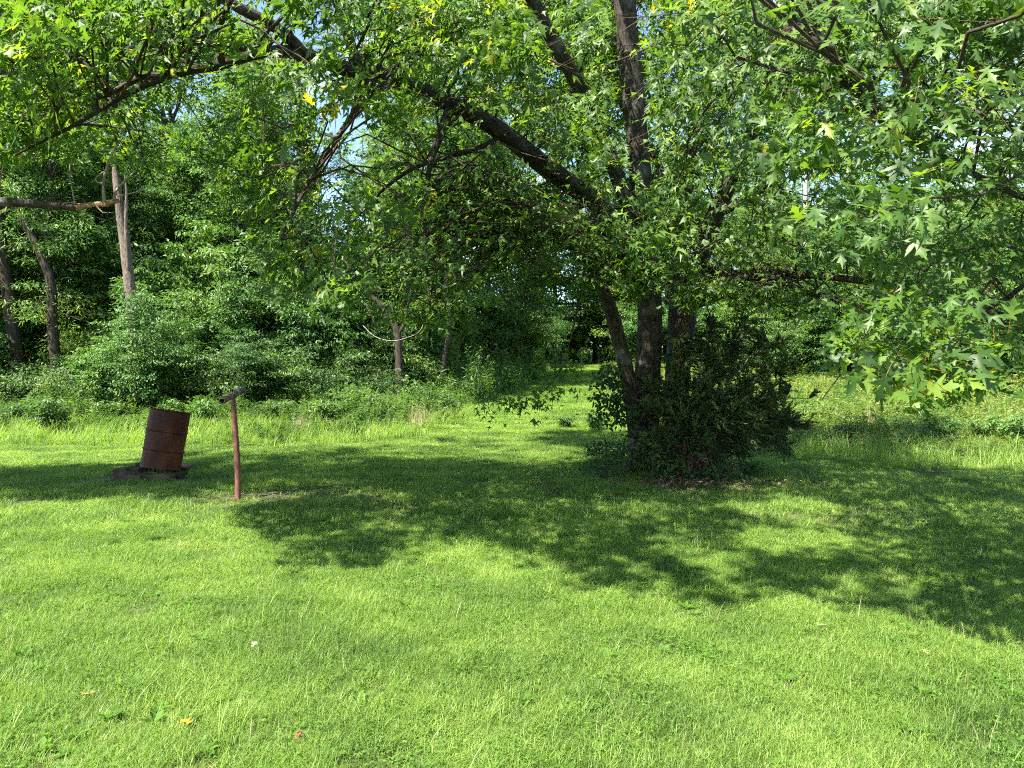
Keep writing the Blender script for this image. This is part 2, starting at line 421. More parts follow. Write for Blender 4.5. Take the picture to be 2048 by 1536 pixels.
SKIRT = np.array([(-400, 330), (0, 318), (200, 322), (420, 335), (470, 420), (540, 600), (700, 640), (850, 690), (905, 660), (940, 560), (1060, 545), (1150, 590), (1200, 575), (1270, 610), (1330, 640), (1400, 590), (1470, 620), (1600, 640), (1680, 690), (1760, 800), (1850, 835), (1930, 770), (2048, 810), (2600, 850)], float)
SHOW = [  # bark the photo shows: pixel polyline, half width, depth, strength
    ([(1300, 330), (1272, 250), (1250, -30)], 26, 11.6, .93), ([(1300, 820), (1302, 620)], 27, 12, .95),
    ([(1150, 160), (1065, -20)], 20, 11, .85), ([(1195, 415), (1100, 340), (1000, 262), (900, 207)], 20, 10.2, .85),
    ([(860, 185), (780, 155), (720, 143)], 14, 9.2, .65), ([(590, 108), (530, 105), (440, 130), (340, 150), (150, 250)], 10, 7.4, .75),
    ([(610, 100), (560, 60), (450, 0)], 16, 7.5, .85), ([(1215, 600), (1240, 690), (1272, 830)], 20, 11.7, .8),
    ([(1445, 390), (1430, 440), (1405, 500)], 20, 11.4, .75), ([(1420, 543), (1500, 552), (1700, 552)], 11, 10.5, .8),
    ([(1262, 430), (1230, 340)], 14, 11.7, .7), ([(340, 92), (0, 143)], 9, 8, .6), ([(0, 405), (240, 403)], 16, 8, .95), ([(205, 400), (250, 275)], 14, 8, .9),
    ([(960, 297), (830, 335), (770, 375)], 9, 9.8, .8), ([(1640, 0), (1610, 90)], 9, 9.6, .7), ([(1580, 300), (1690, 225), (1760, 165)], 8, 9.5, .5)]

SUNNY = [(P(a, b, c), r, s) for a, b, c, r, s in (
    (560, 470, 6.8, .8, .7), (680, 560, 7.2, .85, .7), (780, 430, 7.6, .7, .5), (850, 600, 8.0, .5, .6), (1240, 540, 8.8, .6, .5), (1640, 290, 4.9, .5, .6), (1740, 330, 4.7, .5, .65), (1860, 340, 4.5, .55, .7), (1980, 400, 4.3, .55, .7), (1880, 470, 4.8, .5, .6),
    (1850, 680, 4.4, .5, .75), (1960, 640, 4.5, .45, .7), (1760, 720, 4.5, .35, .75), (2040, 730, 4.4, .3, .7), (1550, 600, 9.4, .7, .5), (1660, 400, 6.6, .7, .4), (120, 60, 5.8, .7, .4), (1900, 180, 5.2, .6, .5), (1600, 230, 6.6, .6, .4))]
def keep_leaves(p, u):
    """Which leaves grow: none below the skirt of the crown, fewer where sky, bark or sunlit grass shows."""
    px, py = proj(p)
    inf = (px > -60) & (px < 2110) & (py > -60) & (p[:, 1] > 0.5)
    ok = p[:, 1] > -9
    ok &= ~(inf & (py > np.interp(px, SKIRT[:, 0], SKIRT[:, 1]) + 14 * np.sin(px * .06) + 10 * np.sin(px * .023 + 1)))
    ok &= np.linalg.norm(p - np.array([0, 0, CH]), axis=1) > 3.1
    ok &= p[:, 2] > 0.9
    w = np.zeros(len(p))
    for hx, hy, rx, ry, s in HOLES:
        w = np.maximum(w, np.where(inf, s * np.clip(1.6 - 1.2 * (((px - hx) / rx) ** 2 + ((py - hy) / ry) ** 2), 0, 1), 0))
    for poly, hw, d, s in SHOW:
        q = np.array(poly, float)
        dist = np.full(len(p), 1e9)
        for a, b in zip(q[:-1], q[1:]):
            ab = b - a; t = np.clip(((px - a[0]) * ab[0] + (py - a[1]) * ab[1]) / (ab @ ab), 0, 1)
            dist = np.minimum(dist, np.hypot(px - a[0] - t * ab[0], py - a[1] - t * ab[1]))
        w = np.maximum(w, np.where((dist < hw + 10) & (p[:, 1] < d + .2), min(s + .08, .97), 0))
    for c, r, s in SUNNY:                             # boughs the photo shows in full sun: the crown is open on their sunward side
        v = p - c; al = v @ TO_SUN
        w = np.maximum(w, np.where((al > r * .9) & (np.linalg.norm(v - al[:, None] * TO_SUN, axis=1) < r), s, 0))
    t = p[:, 2] / TO_SUN[2]
    g = p - t[:, None] * TO_SUN
    t = (p[:, 2] - gz(g[:, 0], g[:, 1])) / TO_SUN[2]
    g = p - t[:, None] * TO_SUN
    sx, sy = proj(g)
    sx = sx + 22 * np.sin(sy * .045 + sx * .011); sy = sy + 7 * np.sin(sx * .021) + 5 * np.sin(sx * .057 + 2)
    for poly, s in LIT:
        w = np.maximum(w, np.where(in_poly(sx, sy, poly) & (g[:, 1] > .4), s, 0))
    w = np.maximum(w, np.where((py < -80) & (p[:, 2] > 6.2), .3, 0))   # the high crown is thin
    behind = g[:, 1] <= 0.4
    w = np.maximum(w, np.where(behind, .9, 0))
    return ok & (u > w)

# ------------------------------------------------------------------ broadleaf trees that reach over the lawn
E1 = unit(np.cross(TO_SUN, [0, 0, 1.])); E2 = np.cross(TO_SUN, E1)
def ranks(key, depth):
    o = np.lexsort((depth, key)); k = key[o]
    first = np.concatenate([[True], k[1:] != k[:-1]]); start = np.maximum.accumulate(np.where(first, np.arange(len(k)), 0))
    r = np.empty(len(k), int); r[o] = np.arange(len(k)) - start
    return r
def sun_key(p, cell=.12):
    return (np.floor(p @ E1 / cell).astype(np.int64) + 5000) * 100000 + np.floor(p @ E2 / cell).astype(np.int64) + 5000
def shed(lv, g, rounds=6):
    """Thins unseen leaves sunward of boughs in view, and shaded ones, to light them; where light reaches, more leaves grow."""
    for it in range(rounds):
        p = lv[0]; key = sun_key(p); al = p @ TO_SUN; srank = ranks(key, -al)
        px, py = proj(p)
        inf = (px > -20) & (px < 2068) & (py > -20) & (p[:, 1] > 1)
        ck = (np.floor(px / 15).astype(np.int64) + 500) * 100000 + np.floor(py / 15).astype(np.int64) + 500
        vis = inf & (ranks(ck, p[:, 1]) < 2)
        print('leaves', len(p), 'in view', vis.sum(), 'light', round(float((.65 ** srank[vis]).mean()), 3))
        if it == rounds - 1: break
        uk, inv = np.unique(key, return_inverse=True)
        amin = np.full(len(uk), 1e9); np.minimum.at(amin, inv[vis], al[vis])
        above = ~vis & (al > amin[inv] + .05)
        shaded = vis & (srank > 2)
        keep = ~((above & (g.uniform(0, 1, len(p)) < .6)) | (shaded & (g.uniform(0, 1, len(p)) < .30)))
        lv = [a[keep] for a in lv]
        if it in (1, 2, 3, 4):
            p = lv[0]; px, py = proj(p)
            add_ = np.nonzero((px > -50) & (px < 2098) & (py > -50) & (p[:, 1] > 1) & (ranks(sun_key(p), -(p @ TO_SUN)) < 3))[0]
            add_ = np.concatenate([add_, add_[g.uniform(0, 1, len(add_)) < .45]])
            q = p[add_] + g.normal(0, .13, (len(add_), 1)) * E1 + g.normal(0, .13, (len(add_), 1)) * E2 + g.normal(0, .05, (len(add_), 1)) * TO_SUN
            ok = keep_leaves(q, g.uniform(0, 1, len(q)))
            n_ = unit(lv[2][add_] + g.normal(0, .25, q.shape)); t_ = unit(lv[1][add_] + g.normal(0, .35, q.shape))
            new = [q, t_, n_, lv[3][add_], np.clip(lv[4][add_] + g.normal(0, .1, len(q)), 0, 1), lv[5][add_]]
            lv = [np.concatenate([a, b[ok]]) for a, b in zip(lv, new)]
    return lv
def grow(limbs, targets, auto_step, tree_rng, z_clear=2.4, density=1.0, leaf_len=(.105, .165)):
    """limbs: smoothed paths (x, y, z, r). Returns branch buffer and leaf arrays (pos, tip, normal, size, rnd)."""
    g = tree_rng
    br = Buf()
    sk = np.vstack([l for l in limbs]); sk = sk[(sk[:, 2] > 1.8)]
    jobs = []
    axis0 = limbs[0][0, :3]
    for l in limbs:
        ln = np.concatenate([[0], np.cumsum(np.linalg.norm(np.diff(l[:, :3], axis=0), axis=1))])
        tg = unit(np.gradient(l[:, :3], axis=0))
        s = 0.3
        while s < ln[-1]:
            k = min(np.searchsorted(ln, s), len(l) - 1); p = l[k]
            step = auto_step * (1.6 if p[3] > .1 else 1.0 if p[3] > .05 else .7)
            s += step * g.uniform(.6, 1.4)
            if p[2] < z_clear: continue
            side = unit(np.cross(tg[k], unit(g.normal(size=3))))
            d = unit(tg[k] * g.uniform(.1, .8) + side * 1.0 + np.array([0, 0, .18]))
            L = g.uniform(.7, 1.9) * (1.25 if p[3] > .08 else 1)
            jobs.append((p[:3], p[:3] + d * L + np.array([0, 0, -.18 * L * L * .5]), p[3]))
        d = tg[-1]
        jobs.append((l[-1, :3], l[-1, :3] + d * .7 + np.array([0, 0, -.15]), l[-1, 3]))
    for q in targets:
        dd = np.linalg.norm(sk[:, :3] - q, axis=1) + .25 * np.maximum(sk[:, 2] - q[2] - 1.5, 0) + 1.6 * np.maximum(q[2] - sk[:, 2] - .7, 0)
        k = int(np.argmin(dd + g.uniform(0, .9, len(dd))))
        jobs.append((sk[k, :3], q, sk[k, 3]))
    LP, LT, LN, LS, LR, LI, TW, paths, n_tw = [], [], [], [], [], [], [], [], 0
    for p0, p1, r in jobs:
        v = p1 - p0; L = float(np.linalg.norm(v))
        if L < .15: continue
        n = max(4, int(L / .22))
        t = np.linspace(0, 1, n)
        lift = .22 * L
        c = p0 + v * t[:, None]; c[:, 2] += lift * np.sin(np.pi * t) * (1 - .35 * t)
        wob = g.normal(0, .045 * min(L, 3), (n, 3)); wob[0] = 0; c = c + wob * np.sin(np.pi * np.minimum(t * 1.2, 1))[:, None]
        r0 = min(r * .5, .004 + .0048 * L)
        path = np.column_stack([c, r0 * (1 - t) ** .8 + .003])
        # twigs
        m = max(3, int((min(L, 2.2)) / .095 * density))
        tt = 1 - (min(L, 2.2) / L) * g.uniform(0, .85, m) ** 1.15
        ci = np.column_stack([np.interp(tt, t, c[:, a]) for a in range(3)])
        tdir = unit(v * .55 / max(L, .3) + g.normal(0, .8, (m, 3)) * np.array([1, 1, .55]) + np.array([0, 0, -.10]))
        tl = g.uniform(.16, .48, m)
        P_, T_, N_, S_, R_, tw = [], [], [], [], [], []
        nl = g.integers(4, 9, m)
        rep = np.repeat(np.arange(m), nl)
        along = g.uniform(.15, 1, len(rep))
        pos = ci[rep] + tdir[rep] * (tl[rep] * along)[:, None]
        pos[:, 2] -= .25 * (tl[rep] * along) ** 2
        od = unit(tdir[rep] * .5 + g.normal(0, .75, (len(rep), 3)))
        od[:, 2] = od[:, 2] * .35 - .2
        pet = od * g.uniform(.04, .10, len(rep))[:, None]
        lp = pos + pet
        outw = lp - axis0; outw[:, 2] = 0; outw = unit(outw)
        nrm = unit(np.array([0, 0, .55]) + .6 * TO_SUN + .55 * outw + g.normal(0, .42, (len(rep), 3)))   # blades turn to the light, outward
        tip = unit(od) * .55 + g.normal(0, .35, (len(rep), 3)) + outw * .35 + np.array([0, 0, -1]) * g.uniform(.25, 1.3, len(rep))[:, None]
        tip = unit(tip - (tip * nrm).sum(1, keepdims=True) * nrm)
        kp = keep_leaves(lp + tip * .06, g.uniform(0, 1, len(rep)))
        if kp.sum() < max(3, .12 * len(kp)):
            continue
        e = ci + tdir * tl[:, None]; e[:, 2] -= .25 * tl ** 2
        LI.append(np.column_stack([np.full(kp.sum(), len(paths)), rep[kp] + n_tw])); n_tw += m
        paths.append((path, r0)); TW.append(np.hstack([ci, e]))
        LP.append(lp[kp]); LT.append(tip[kp]); LN.append(nrm[kp])
        LS.append(g.uniform(*leaf_len, kp.sum())); 
        bias = g.uniform(-.12, .12)
        LR.append(np.clip(g.beta(2.2, 2.2, kp.sum()) * .92 + bias + (g.uniform(0, 1, kp.sum()) > .993) * .6, 0, 1))
    leaves = [np.concatenate(a) for a in (LP, LT, LN, LS, LR, LI)]
    leaves = shed(leaves, g)
    li = leaves[5]
    nb = np.bincount(li[:, 0], minlength=len(paths))
    for k, (path, r0) in enumerate(paths):
        if nb[k] >= 22: tube(br, path, 6 if r0 > .02 else 4, closed_end=False)
    tw = np.concatenate(TW); cnt = np.bincount(li[:, 1], minlength=len(tw))
    tb_of = np.zeros(len(tw), int); tb_of[li[:, 1]] = li[:, 0]
    for j in np.nonzero((cnt >= 3) & (nb[tb_of] >= 22))[0]:
        tube(br, np.array([[*tw[j, :3], .0036], [*tw[j, 3:], .0016]]), 3, closed_end=False)
    return (br, *leaves[:5])

def limb(*pts, step=.16):
    return smooth_path(np.array([[*P(a, b, c), r] for a, b, c, r in pts]), step)

base = ground_at(1290, 940)
S = {}
S['trunk'] = limb((1286, 960, 12.0, .29), (1288, 935, 12.0, .25), (1292, 800, 12.0, .215), (1300, 640, 12.0, .205), (1292, 480, 11.9, .19), (1272, 250, 11.7, .172), (1250, 0, 11.5, .165), (1235, -280, 11.3, .12), (1245, -560, 11.1, .07), (1260, -850, 11.0, .03))
S['stem_left'] = limb((1278, 965, 11.75, .16), (1276, 900, 11.75, .135), (1262, 790, 11.75, .125), (1240, 690, 11.7, .118), (1214, 600, 11.6, .11), (1170, 520, 11.3, .09), (1100, 460, 10.9, .06), (1010, 425, 10.5, .03))
S['stem_dark'] = limb((1335, 955, 12.5, .17), (1345, 800, 12.5, .155), (1355, 600, 12.6, .145), (1366, 450, 12.8, .13), (1395, 250, 13.1, .11), (1450, 20, 13.4, .09), (1510, -220, 13.8, .06), (1560, -420, 14.1, .03))
S['stem_right'] = limb((1352, 950, 12.15, .18), (1358, 780, 12.05, .165), (1378, 600, 11.9, .155), (1405, 500, 11.6, .15), (1432, 425, 11.4, .14), (1478, 330, 11.0, .10), (1530, 200, 10.4, .085), (1600, 90, 9.8, .065), (1634, 0, 9.4, .05), (1665, -180, 9.0, .03))
LB = [
    limb((1292, 500, 11.9, .17), (1190, 405, 11.3, .155), (1100, 340, 10.8, .15), (1000, 262, 10.2, .132), (900, 207, 9.4, .112), (780, 155, 8.6, .095), (700, 140, 8.1, .084), (600, 108, 7.5, .069), (530, 105, 7.1, .052), (440, 130, 6.7, .042), (340, 150, 6.4, .034), (240, 195, 6.2, .025), (150, 250, 6.0, .016), (30, 310, 5.9, .008)),
    limb((1295, 500, 11.9, .15), (1262, 425, 11.8, .13), (1228, 335, 11.6, .125), (1195, 235, 11.4, .12), (1140, 140, 11.0, .115), (1065, 0, 10.5, .10), (1000, -170, 10.0, .08), (930, -380, 9.4, .05), (880, -550, 9, .025)),
    limb((610, 110, 7.55, .06), (560, 60, 7.2, .06), (450, 0, 6.9, .052), (330, -75, 6.6, .04), (180, -170, 6.3, .02)),
    limb((530, 104, 7.1, .04), (400, 85, 6.9, .034), (290, 92, 6.8, .029), (150, 122, 6.7, .024), (0, 146, 6.6, .019), (-160, 180, 6.5, .01)),
    limb((340, 150, 6.4, .03), (280, 155, 6.4, .026), (215, 190, 6.3, .021), (145, 207, 6.3, .013), (60, 240, 6.2, .007)),
    limb((1010, 270, 10.3, .05), (955, 297, 10.0, .038), (880, 318, 9.8, .033), (828, 336, 9.7, .03), (770, 376, 9.5, .022), (700, 450, 9.3, .012)),
    limb((1370, 560, 12.0, .10), (1420, 543, 11.8, .085), (1500, 553, 11.0, .075), (1600, 549, 10.2, .06), (1655, 553, 9.8, .05), (1800, 575, 9.0, .036), (1950, 612, 8.0, .024), (2070, 648, 7.2, .012)),
    limb((1390, 610, 11.8, .07), (1480, 580, 11.1, .055), (1560, 575, 10.6, .05), (1640, 590, 10.0, .045), (1720, 614, 9.5, .03), (1810, 660, 9.0, .014)),
    limb((1432, 425, 11.4, .09), (1510, 388, 11.0, .07), (1580, 305, 10.4, .055), (1690, 222, 9.4, .042), (1765, 150, 8.6, .034), (1860, 55, 7.6, .02)),
    limb((1530, 200, 10.4, .075), (1650, 40, 8.6, .07), (1790, -170, 6.9, .06), (1960, -330, 5.6, .045), (2150, -380, 4.8, .03), (2350, -330, 4.3, .015)),
    limb((1690, 222, 9.4, .04), (1830, 205, 7.9, .036), (1960, 230, 6.6, .03), (2080, 290, 5.6, .022), (2180, 380, 4.9, .012)),
    limb((1795, -165, 6.9, .045), (1880, -60, 6.0, .036), (1960, 120, 5.4, .026), (1980, 260, 5.1, .016)),
    limb((1250, 0, 11.5, .09), (1180, -160, 10.4, .07), (1050, -330, 9.2, .055), (880, -450, 8.1, .04), (650, -500, 7.3, .02)),
    limb((1240, -200, 11.35, .08), (1330, -400, 10.6, .06), (1480, -600, 9.8, .045), (1700, -750, 8.9, .025)),
    limb((1395, 250, 13.1, .08), (1500, 120, 14.2, .065), (1640, -20, 15.3, .05), (1800, -140, 16.5, .03)),
    limb((1366, 450, 12.8, .07), (1300, 300, 14.2, .06), (1200, 160, 15.6, .05), (1080, 60, 17, .03)),
    limb((1140, 140, 11.0, .06), (1020, 90, 11.8, .05), (880, 40, 12.6, .035), (760, 20, 13.4, .02)),
    limb((720, 143, 8.2, .06), (650, -60, 7.6, .05), (540, -300, 7.0, .04), (400, -540, 6.3, .028), (250, -760, 5.7, .012)),
    limb((1065, 0, 10.5, .07), (960, -120, 9.4, .055), (800, -330, 8.3, .042), (600, -620, 7.2, .026), (420, -900, 6.4, .01)),
    limb((780, 155, 8.6, .045), (700, 240, 7.6, .033), (620, 360, 7.0, .022), (560, 480, 6.7, .012)),
    limb((1530, 200, 10.4, .06), (1560, 60, 7.8, .05), (1630, 90, 6.2, .04), (1740, 220, 5.2, .03), (1860, 300, 4.7, .024), (1990, 370, 4.4, .017), (2120, 430, 4.2, .01)),
    limb((2150, -380, 4.8, .03), (2260, 0, 4.6, .026), (2190, 380, 4.6, .022), (2060, 560, 4.6, .017), (1930, 640, 4.5, .013), (1830, 680, 4.4, .008)),
    limb((900, 207, 9.4, .05), (860, 330, 8.6, .033), (850, 470, 8.2, .021), (860, 610, 8.0, .010)),
]
tgt = []
tr = np.random.default_rng(5)
def blob(px, py, d, rx, ry, rz, n):
    c = P(px, py, d)
    v = unit(tr.normal(size=(n, 3))) * tr.uniform(.2, 1, (n, 1)) ** .5
    tgt.extend(c + v * np.array([rx, ry, rz]))
for b_ in [(560, 470, 6.8, .85, 1.0, .75, 30), (680, 560, 7.2, .95, .9, .55, 26), (850, 600, 8.0, .6, .8, .5, 16), (780, 430, 7.6, 1.0, 1.1, .7, 24), (520, 560, 6.8, .4, .6, .4, 10), (640, 380, 7.2, .9, .9, .5, 16),
           (1000, 420, 8.6, 1.1, 1.2, .7, 26), (1120, 500, 8.8, .9, .9, .5, 22), (1240, 520, 8.8, .7, .8, .6, 24), (1310, 560, 8.8, .6, .6, .35, 16), (1340, 430, 8.8, .8, .8, .7, 18),
           (1180, 280, 8.8, .9, 1.0, .7, 16), (960, 130, 7.8, 1.2, 1.3, .7, 28), (720, 60, 7.0, 1.2, 1.1, .6, 24), (500, 60, 6.4, 1.1, .9, .5, 18), (330, 60, 6.0, 1.1, .9, .5, 20), (120, 60, 5.8, 1.1, .9, .5, 22), (100, 200, 6.0, .9, .9, .5, 20), (80, 290, 6.0, .5, .5, .25, 8), (420, 200, 6.4, .7, .7, .35, 9),
           (1450, 120, 7.6, 1.1, 1.1, .8, 26), (1480, 330, 7.8, 1.0, 1.0, .8, 24), (1560, 480, 8.2, 1.0, 1.0, .6, 22), (1600, 230, 6.6, 1.0, 1.0, .7, 24), (1660, 400, 6.6, 1.0, .9, .7, 24), (1750, 520, 6.6, 1.0, .9, .5, 20),
           (1800, 60, 5.6, 1.0, 1.0, .6, 22), (1900, 180, 5.2, .9, .9, .6, 22), (2010, 60, 4.8, .7, .8, .5, 16), (1640, 290, 4.9, .5, .6, .3, 12), (1740, 330, 4.7, .6, .6, .3, 15), (1860, 340, 4.5, .6, .6, .3, 16), (1980, 400, 4.3, .6, .5, .35, 15), (1880, 470, 4.8, .6, .6, .35, 14), (2020, 540, 4.5, .45, .5, .35, 11), (1780, 420, 5.2, .6, .6, .35, 12),
           (1850, 680, 4.4, .5, .5, .25, 15), (1960, 640, 4.5, .45, .45, .28, 13), (1760, 720, 4.5, .28, .35, .18, 8), (2040, 730, 4.4, .3, .4, .22, 8), (1550, 600, 9.4, 1.0, .8, .35, 14), (1800, 630, 6.2, .7, .7, .35, 12), (1980, 580, 6.0, .7, .7, .4, 12), (1400, 620, 9.6, .45, .5, .28, 8), (1680, 600, 7.0, .6, .6, .3, 9),
           (1150, 60, 13, 1.5, 1.5, 1.2, 24), (1330, 90, 13.5, 1.2, 1.4, 1.3, 22), (1240, 180, 13.5, 1.2, 1.4, 1.2, 18), (1400, 380, 13.5, 1.2, 1.2, 1, 14), (1000, 200, 12.5, 1.2, 1.2, 1, 12), (1500, 30, 12.5, 1.4, 1.4, 1.1, 16), (1350, 250, 14, 1.5, 1.5, 1.4, 16), (1600, 120, 14, 1.6, 1.6, 1.4, 16), (1200, -100, 9.0, 2, 2, 1, 16), (800, -120, 8, 2, 1.6, 1, 14)]:
    blob(*b_)
# the low spray that hangs over the path to the left of the trunk
low = [P(1010, 800, 10.4), P(1080, 770, 10.3), P(1130, 785, 10.3), P(1110, 720, 10.4), P(1050, 745, 10.4)]
# the rest of the crown, overhead: grown where its shade lies on the grass
n_seen = len(tgt)
for _ in range(6000):
    sx, sy = tr.uniform(380, 2250), 745 + 2320 / tr.uniform(4.3, 9.0)
    Yg = 2320 / (sy - 745); g_ = np.array([(sx - CX) / F * Yg, Yg, 0.])
    if any(in_poly(np.array([sx]), np.array([sy]), poly)[0] for poly, s_ in LIT): continue
    z = tr.uniform(3.6, 7.5)
    q = g_ + TO_SUN * z / TO_SUN[2]
    if ((q[0] - 1.6) / 8.5) ** 2 + ((q[1] - 10.2) / 8.0) ** 2 + ((q[2] - 6.5) / 6.5) ** 2 > 1: continue
    if len(tgt) > n_seen + 140: break
    tgt.append(q)
n_seen = len(tgt)
for _ in range(6000):                                 # high boughs that shade the lawn left of the trunk
    sx, Yg = tr.uniform(430, 1350), tr.uniform(8.3, 14.5)
    sy = 745 + 2320 / Yg; g_ = np.array([(sx - CX) / F * Yg, Yg, 0.])
    if any(in_poly(np.array([sx]), np.array([sy]), poly)[0] for poly, s_ in LIT): continue
    q = g_ + TO_SUN * tr.uniform(6.3, 9.5) / TO_SUN[2]
    if ((q[0] - 1.0) / 8.8) ** 2 + ((q[1] - 10.2) / 8.0) ** 2 + ((q[2] - 6.5) / 6.5) ** 2 > 1: continue
    if proj(q)[1] > -60: continue
    if len(tgt) > n_seen + 260: break
    tgt.append(q)
print('maple targets', len(tgt))
limbs = [S['trunk'], S['stem_left'], S['stem_dark'], S['stem_right']] + LB
br, lp, lt, ln_, ls, lr = grow(limbs, np.array(tgt), .34, np.random.default_rng(21), leaf_len=(.095, .175))
# low hanging spray, kept as its own branch
g2 = np.random.default_rng(3)
lowb = limb((1170, 520, 11.3, .02), (1150, 640, 10.8, .014), (1120, 740, 10.4, .009), (1070, 795, 10.3, .005), (1000, 812, 10.3, .003))
tube(br, lowb, 5, closed_end=False)
q = lowb[len(lowb) // 2:, :3][g2.integers(0, len(lowb) - len(lowb) // 2, 330)] + g2.normal(0, 1, (330, 3)) * np.array([.22, .22, .11])
lp = np.vstack([lp, q]); lt = np.vstack([lt, unit(g2.normal(0, .5, (330, 3)) + np.array([0, 0, -.6]))]); ln_ = np.vstack([ln_, np.array([0, 0, 1.]) + g2.normal(0, .4, (330, 3))])
ls = np.append(ls, g2.uniform(.09, .13, 330)); lr = np.append(lr, g2.beta(2, 2, 330) * .9)
print('maple leaves', len(lp))

maple = empty('maple_tree', base)
tag(maple, 'large multi-stemmed maple with a long limb arching left over the lawn', 'tree')
def part(name, buf, mat, root, label=None, kind=None, smooth=True, origin=None):
    o = add(name, buf.mesh(name, mat, root.location if origin is None else origin, smooth), root)
    if label: o['label'] = label
    if kind: o['kind'] = kind
    return o
for k, sides in (('trunk', 20), ('stem_left', 16), ('stem_dark', 14), ('stem_right', 16)):
    b_ = Buf(); tube(b_, S[k], sides, .045)
    part('trunk' if k == 'trunk' else 'stem', b_, M['bark'], maple)
for l_ in LB:
    b_ = Buf(); tube(b_, l_, 12, .045)
    part('limb', b_, M['bark'], maple)
part('branches', br, M['twig'], maple, kind='stuff')
px, py = proj(lp)
seen = (px > 15) & (px < 2033) & (py > 10) & (lp[:, 1] > 1)
score = np.where(seen, ls / np.maximum(lp[:, 1], 1), 0)
top = np.argsort(-score)[:300]
rest = np.ones(len(lp), bool); rest[top] = False
near = rest & (lp[:, 1] < 7.5) & (px > -200) & (px < 2250) & (py > -250)
cb = Buf()
def curled(t, k):
    """The same leaf folded, curled and stretched differently."""
    t = t.copy(); a, b, c = ((1, 0, 0), (-.6, .25, .1), (2.2, -.12, -.08), (1.4, .35, .12), (.4, -.3, .15))[k]
    t[:, 2] = t[:, 2] * a + b * np.abs(t[:, 1]) + c * t[:, 1] * t[:, 0] * 2; t[:, 1] *= (1, .8, 1.05, .7, .9)[k]
    return t
def put_varied(buf, tm, tri, m, f=1.0):
    k5 = np.arange(len(lp)) % 5
    for k in range(5):
        q = m & (k5 == k); put_leaves(buf, curled(tm, k), tri, lp[q], lt[q], ln_[q], ls[q] * f, lr[q])
put_varied(cb, MAPLE, MAPLE_T, near)
far = rest & ~near
put_varied(cb, MAPLE_FAR, MAPLE_FAR_T, far, 1.06)
part('crown', cb, M['maple'], maple, kind='stuff', smooth=False)
# the leaves that show largest, one object each, with a stalk and toothed lobes
def big_leaf(seed):
    g = np.random.default_rng(seed)
    V, T = mirror([(-.04, .24, 0), (.09, .17, 0), (.15, .07, 0), (.31, .30, 0), (.53, .48, 0), (.44, .24, 0), (.33, .055, 0), (.51, .10, 0), (.67, .23, 0), (.68, .10, 0), (.81, .08, 0), (.84, .035, 0)],
                  [(.3, 0, 0), (0, 0, 0), (1.0, 0, 0), (.62, 0, 0)],
                  [(1, 5, 4), (1, 6, 5), (0, 6, 1), (0, 10, 6), (6, 10, 7), (7, 10, 9), (7, 9, 8), (0, 3, 10), (3, 11, 10), (3, 13, 11), (11, 13, 12), (3, 15, 13), (13, 15, 14), (3, 2, 15)])
    V[:, 2] = -.16 * V[:, 0] ** 2 * g.uniform(.3, 1.8) + g.uniform(-.28, .12) * np.abs(V[:, 1]) + g.normal(0, .012, len(V)) + .12 * V[:, 1] * V[:, 0] * g.uniform(-1, 1)
    b = Buf(); b.put(V, T, V[:, :2])
    pl = g.uniform(.45, .8)
    st = np.array([[-pl, 0, .18 * g.uniform(.3, 1.5), .010], [-pl * .5, 0, .07, .009], [.02, 0, .0, .008]])
    nb = Buf(); tube(nb, smooth_path(st, .25), 3, closed_end=False)
    sv = np.concatenate(nb.V); sf = np.concatenate(nb.F[4])
    me = make_mesh('leaf', np.vstack([V, sv]), [T, sf + len(V)], [M['maple_single'], M['stalk']], fmat=[0] * len(T) + [1] * len(sf), smooth=False)
    return me
M['stalk'] = leaf_mat('leaf_stalk', [(0, (.22, .17, .03)), (1, (.30, .12, .04))], (1.2, 1.2, .8), .5, .2, source='object')
BL = [big_leaf(s) for s in range(9)]
def leaf_matrix(p, t, n_, s):
    T = unit(t); N = unit(n_ - (n_ @ T) * T); Sd = np.cross(N, T)
    m = Matrix(((T[0], Sd[0], N[0]), (T[1], Sd[1], N[1]), (T[2], Sd[2], N[2])))
    return m.to_euler()
for k, j in enumerate(top):
    o = add('leaf', BL[k % 9], maple, Vector(lp[j] - base), leaf_matrix(lt[j], lt[j], ln_[j], 1) if False else leaf_matrix(lp[j], lt[j], ln_[j], 1), ls[j])

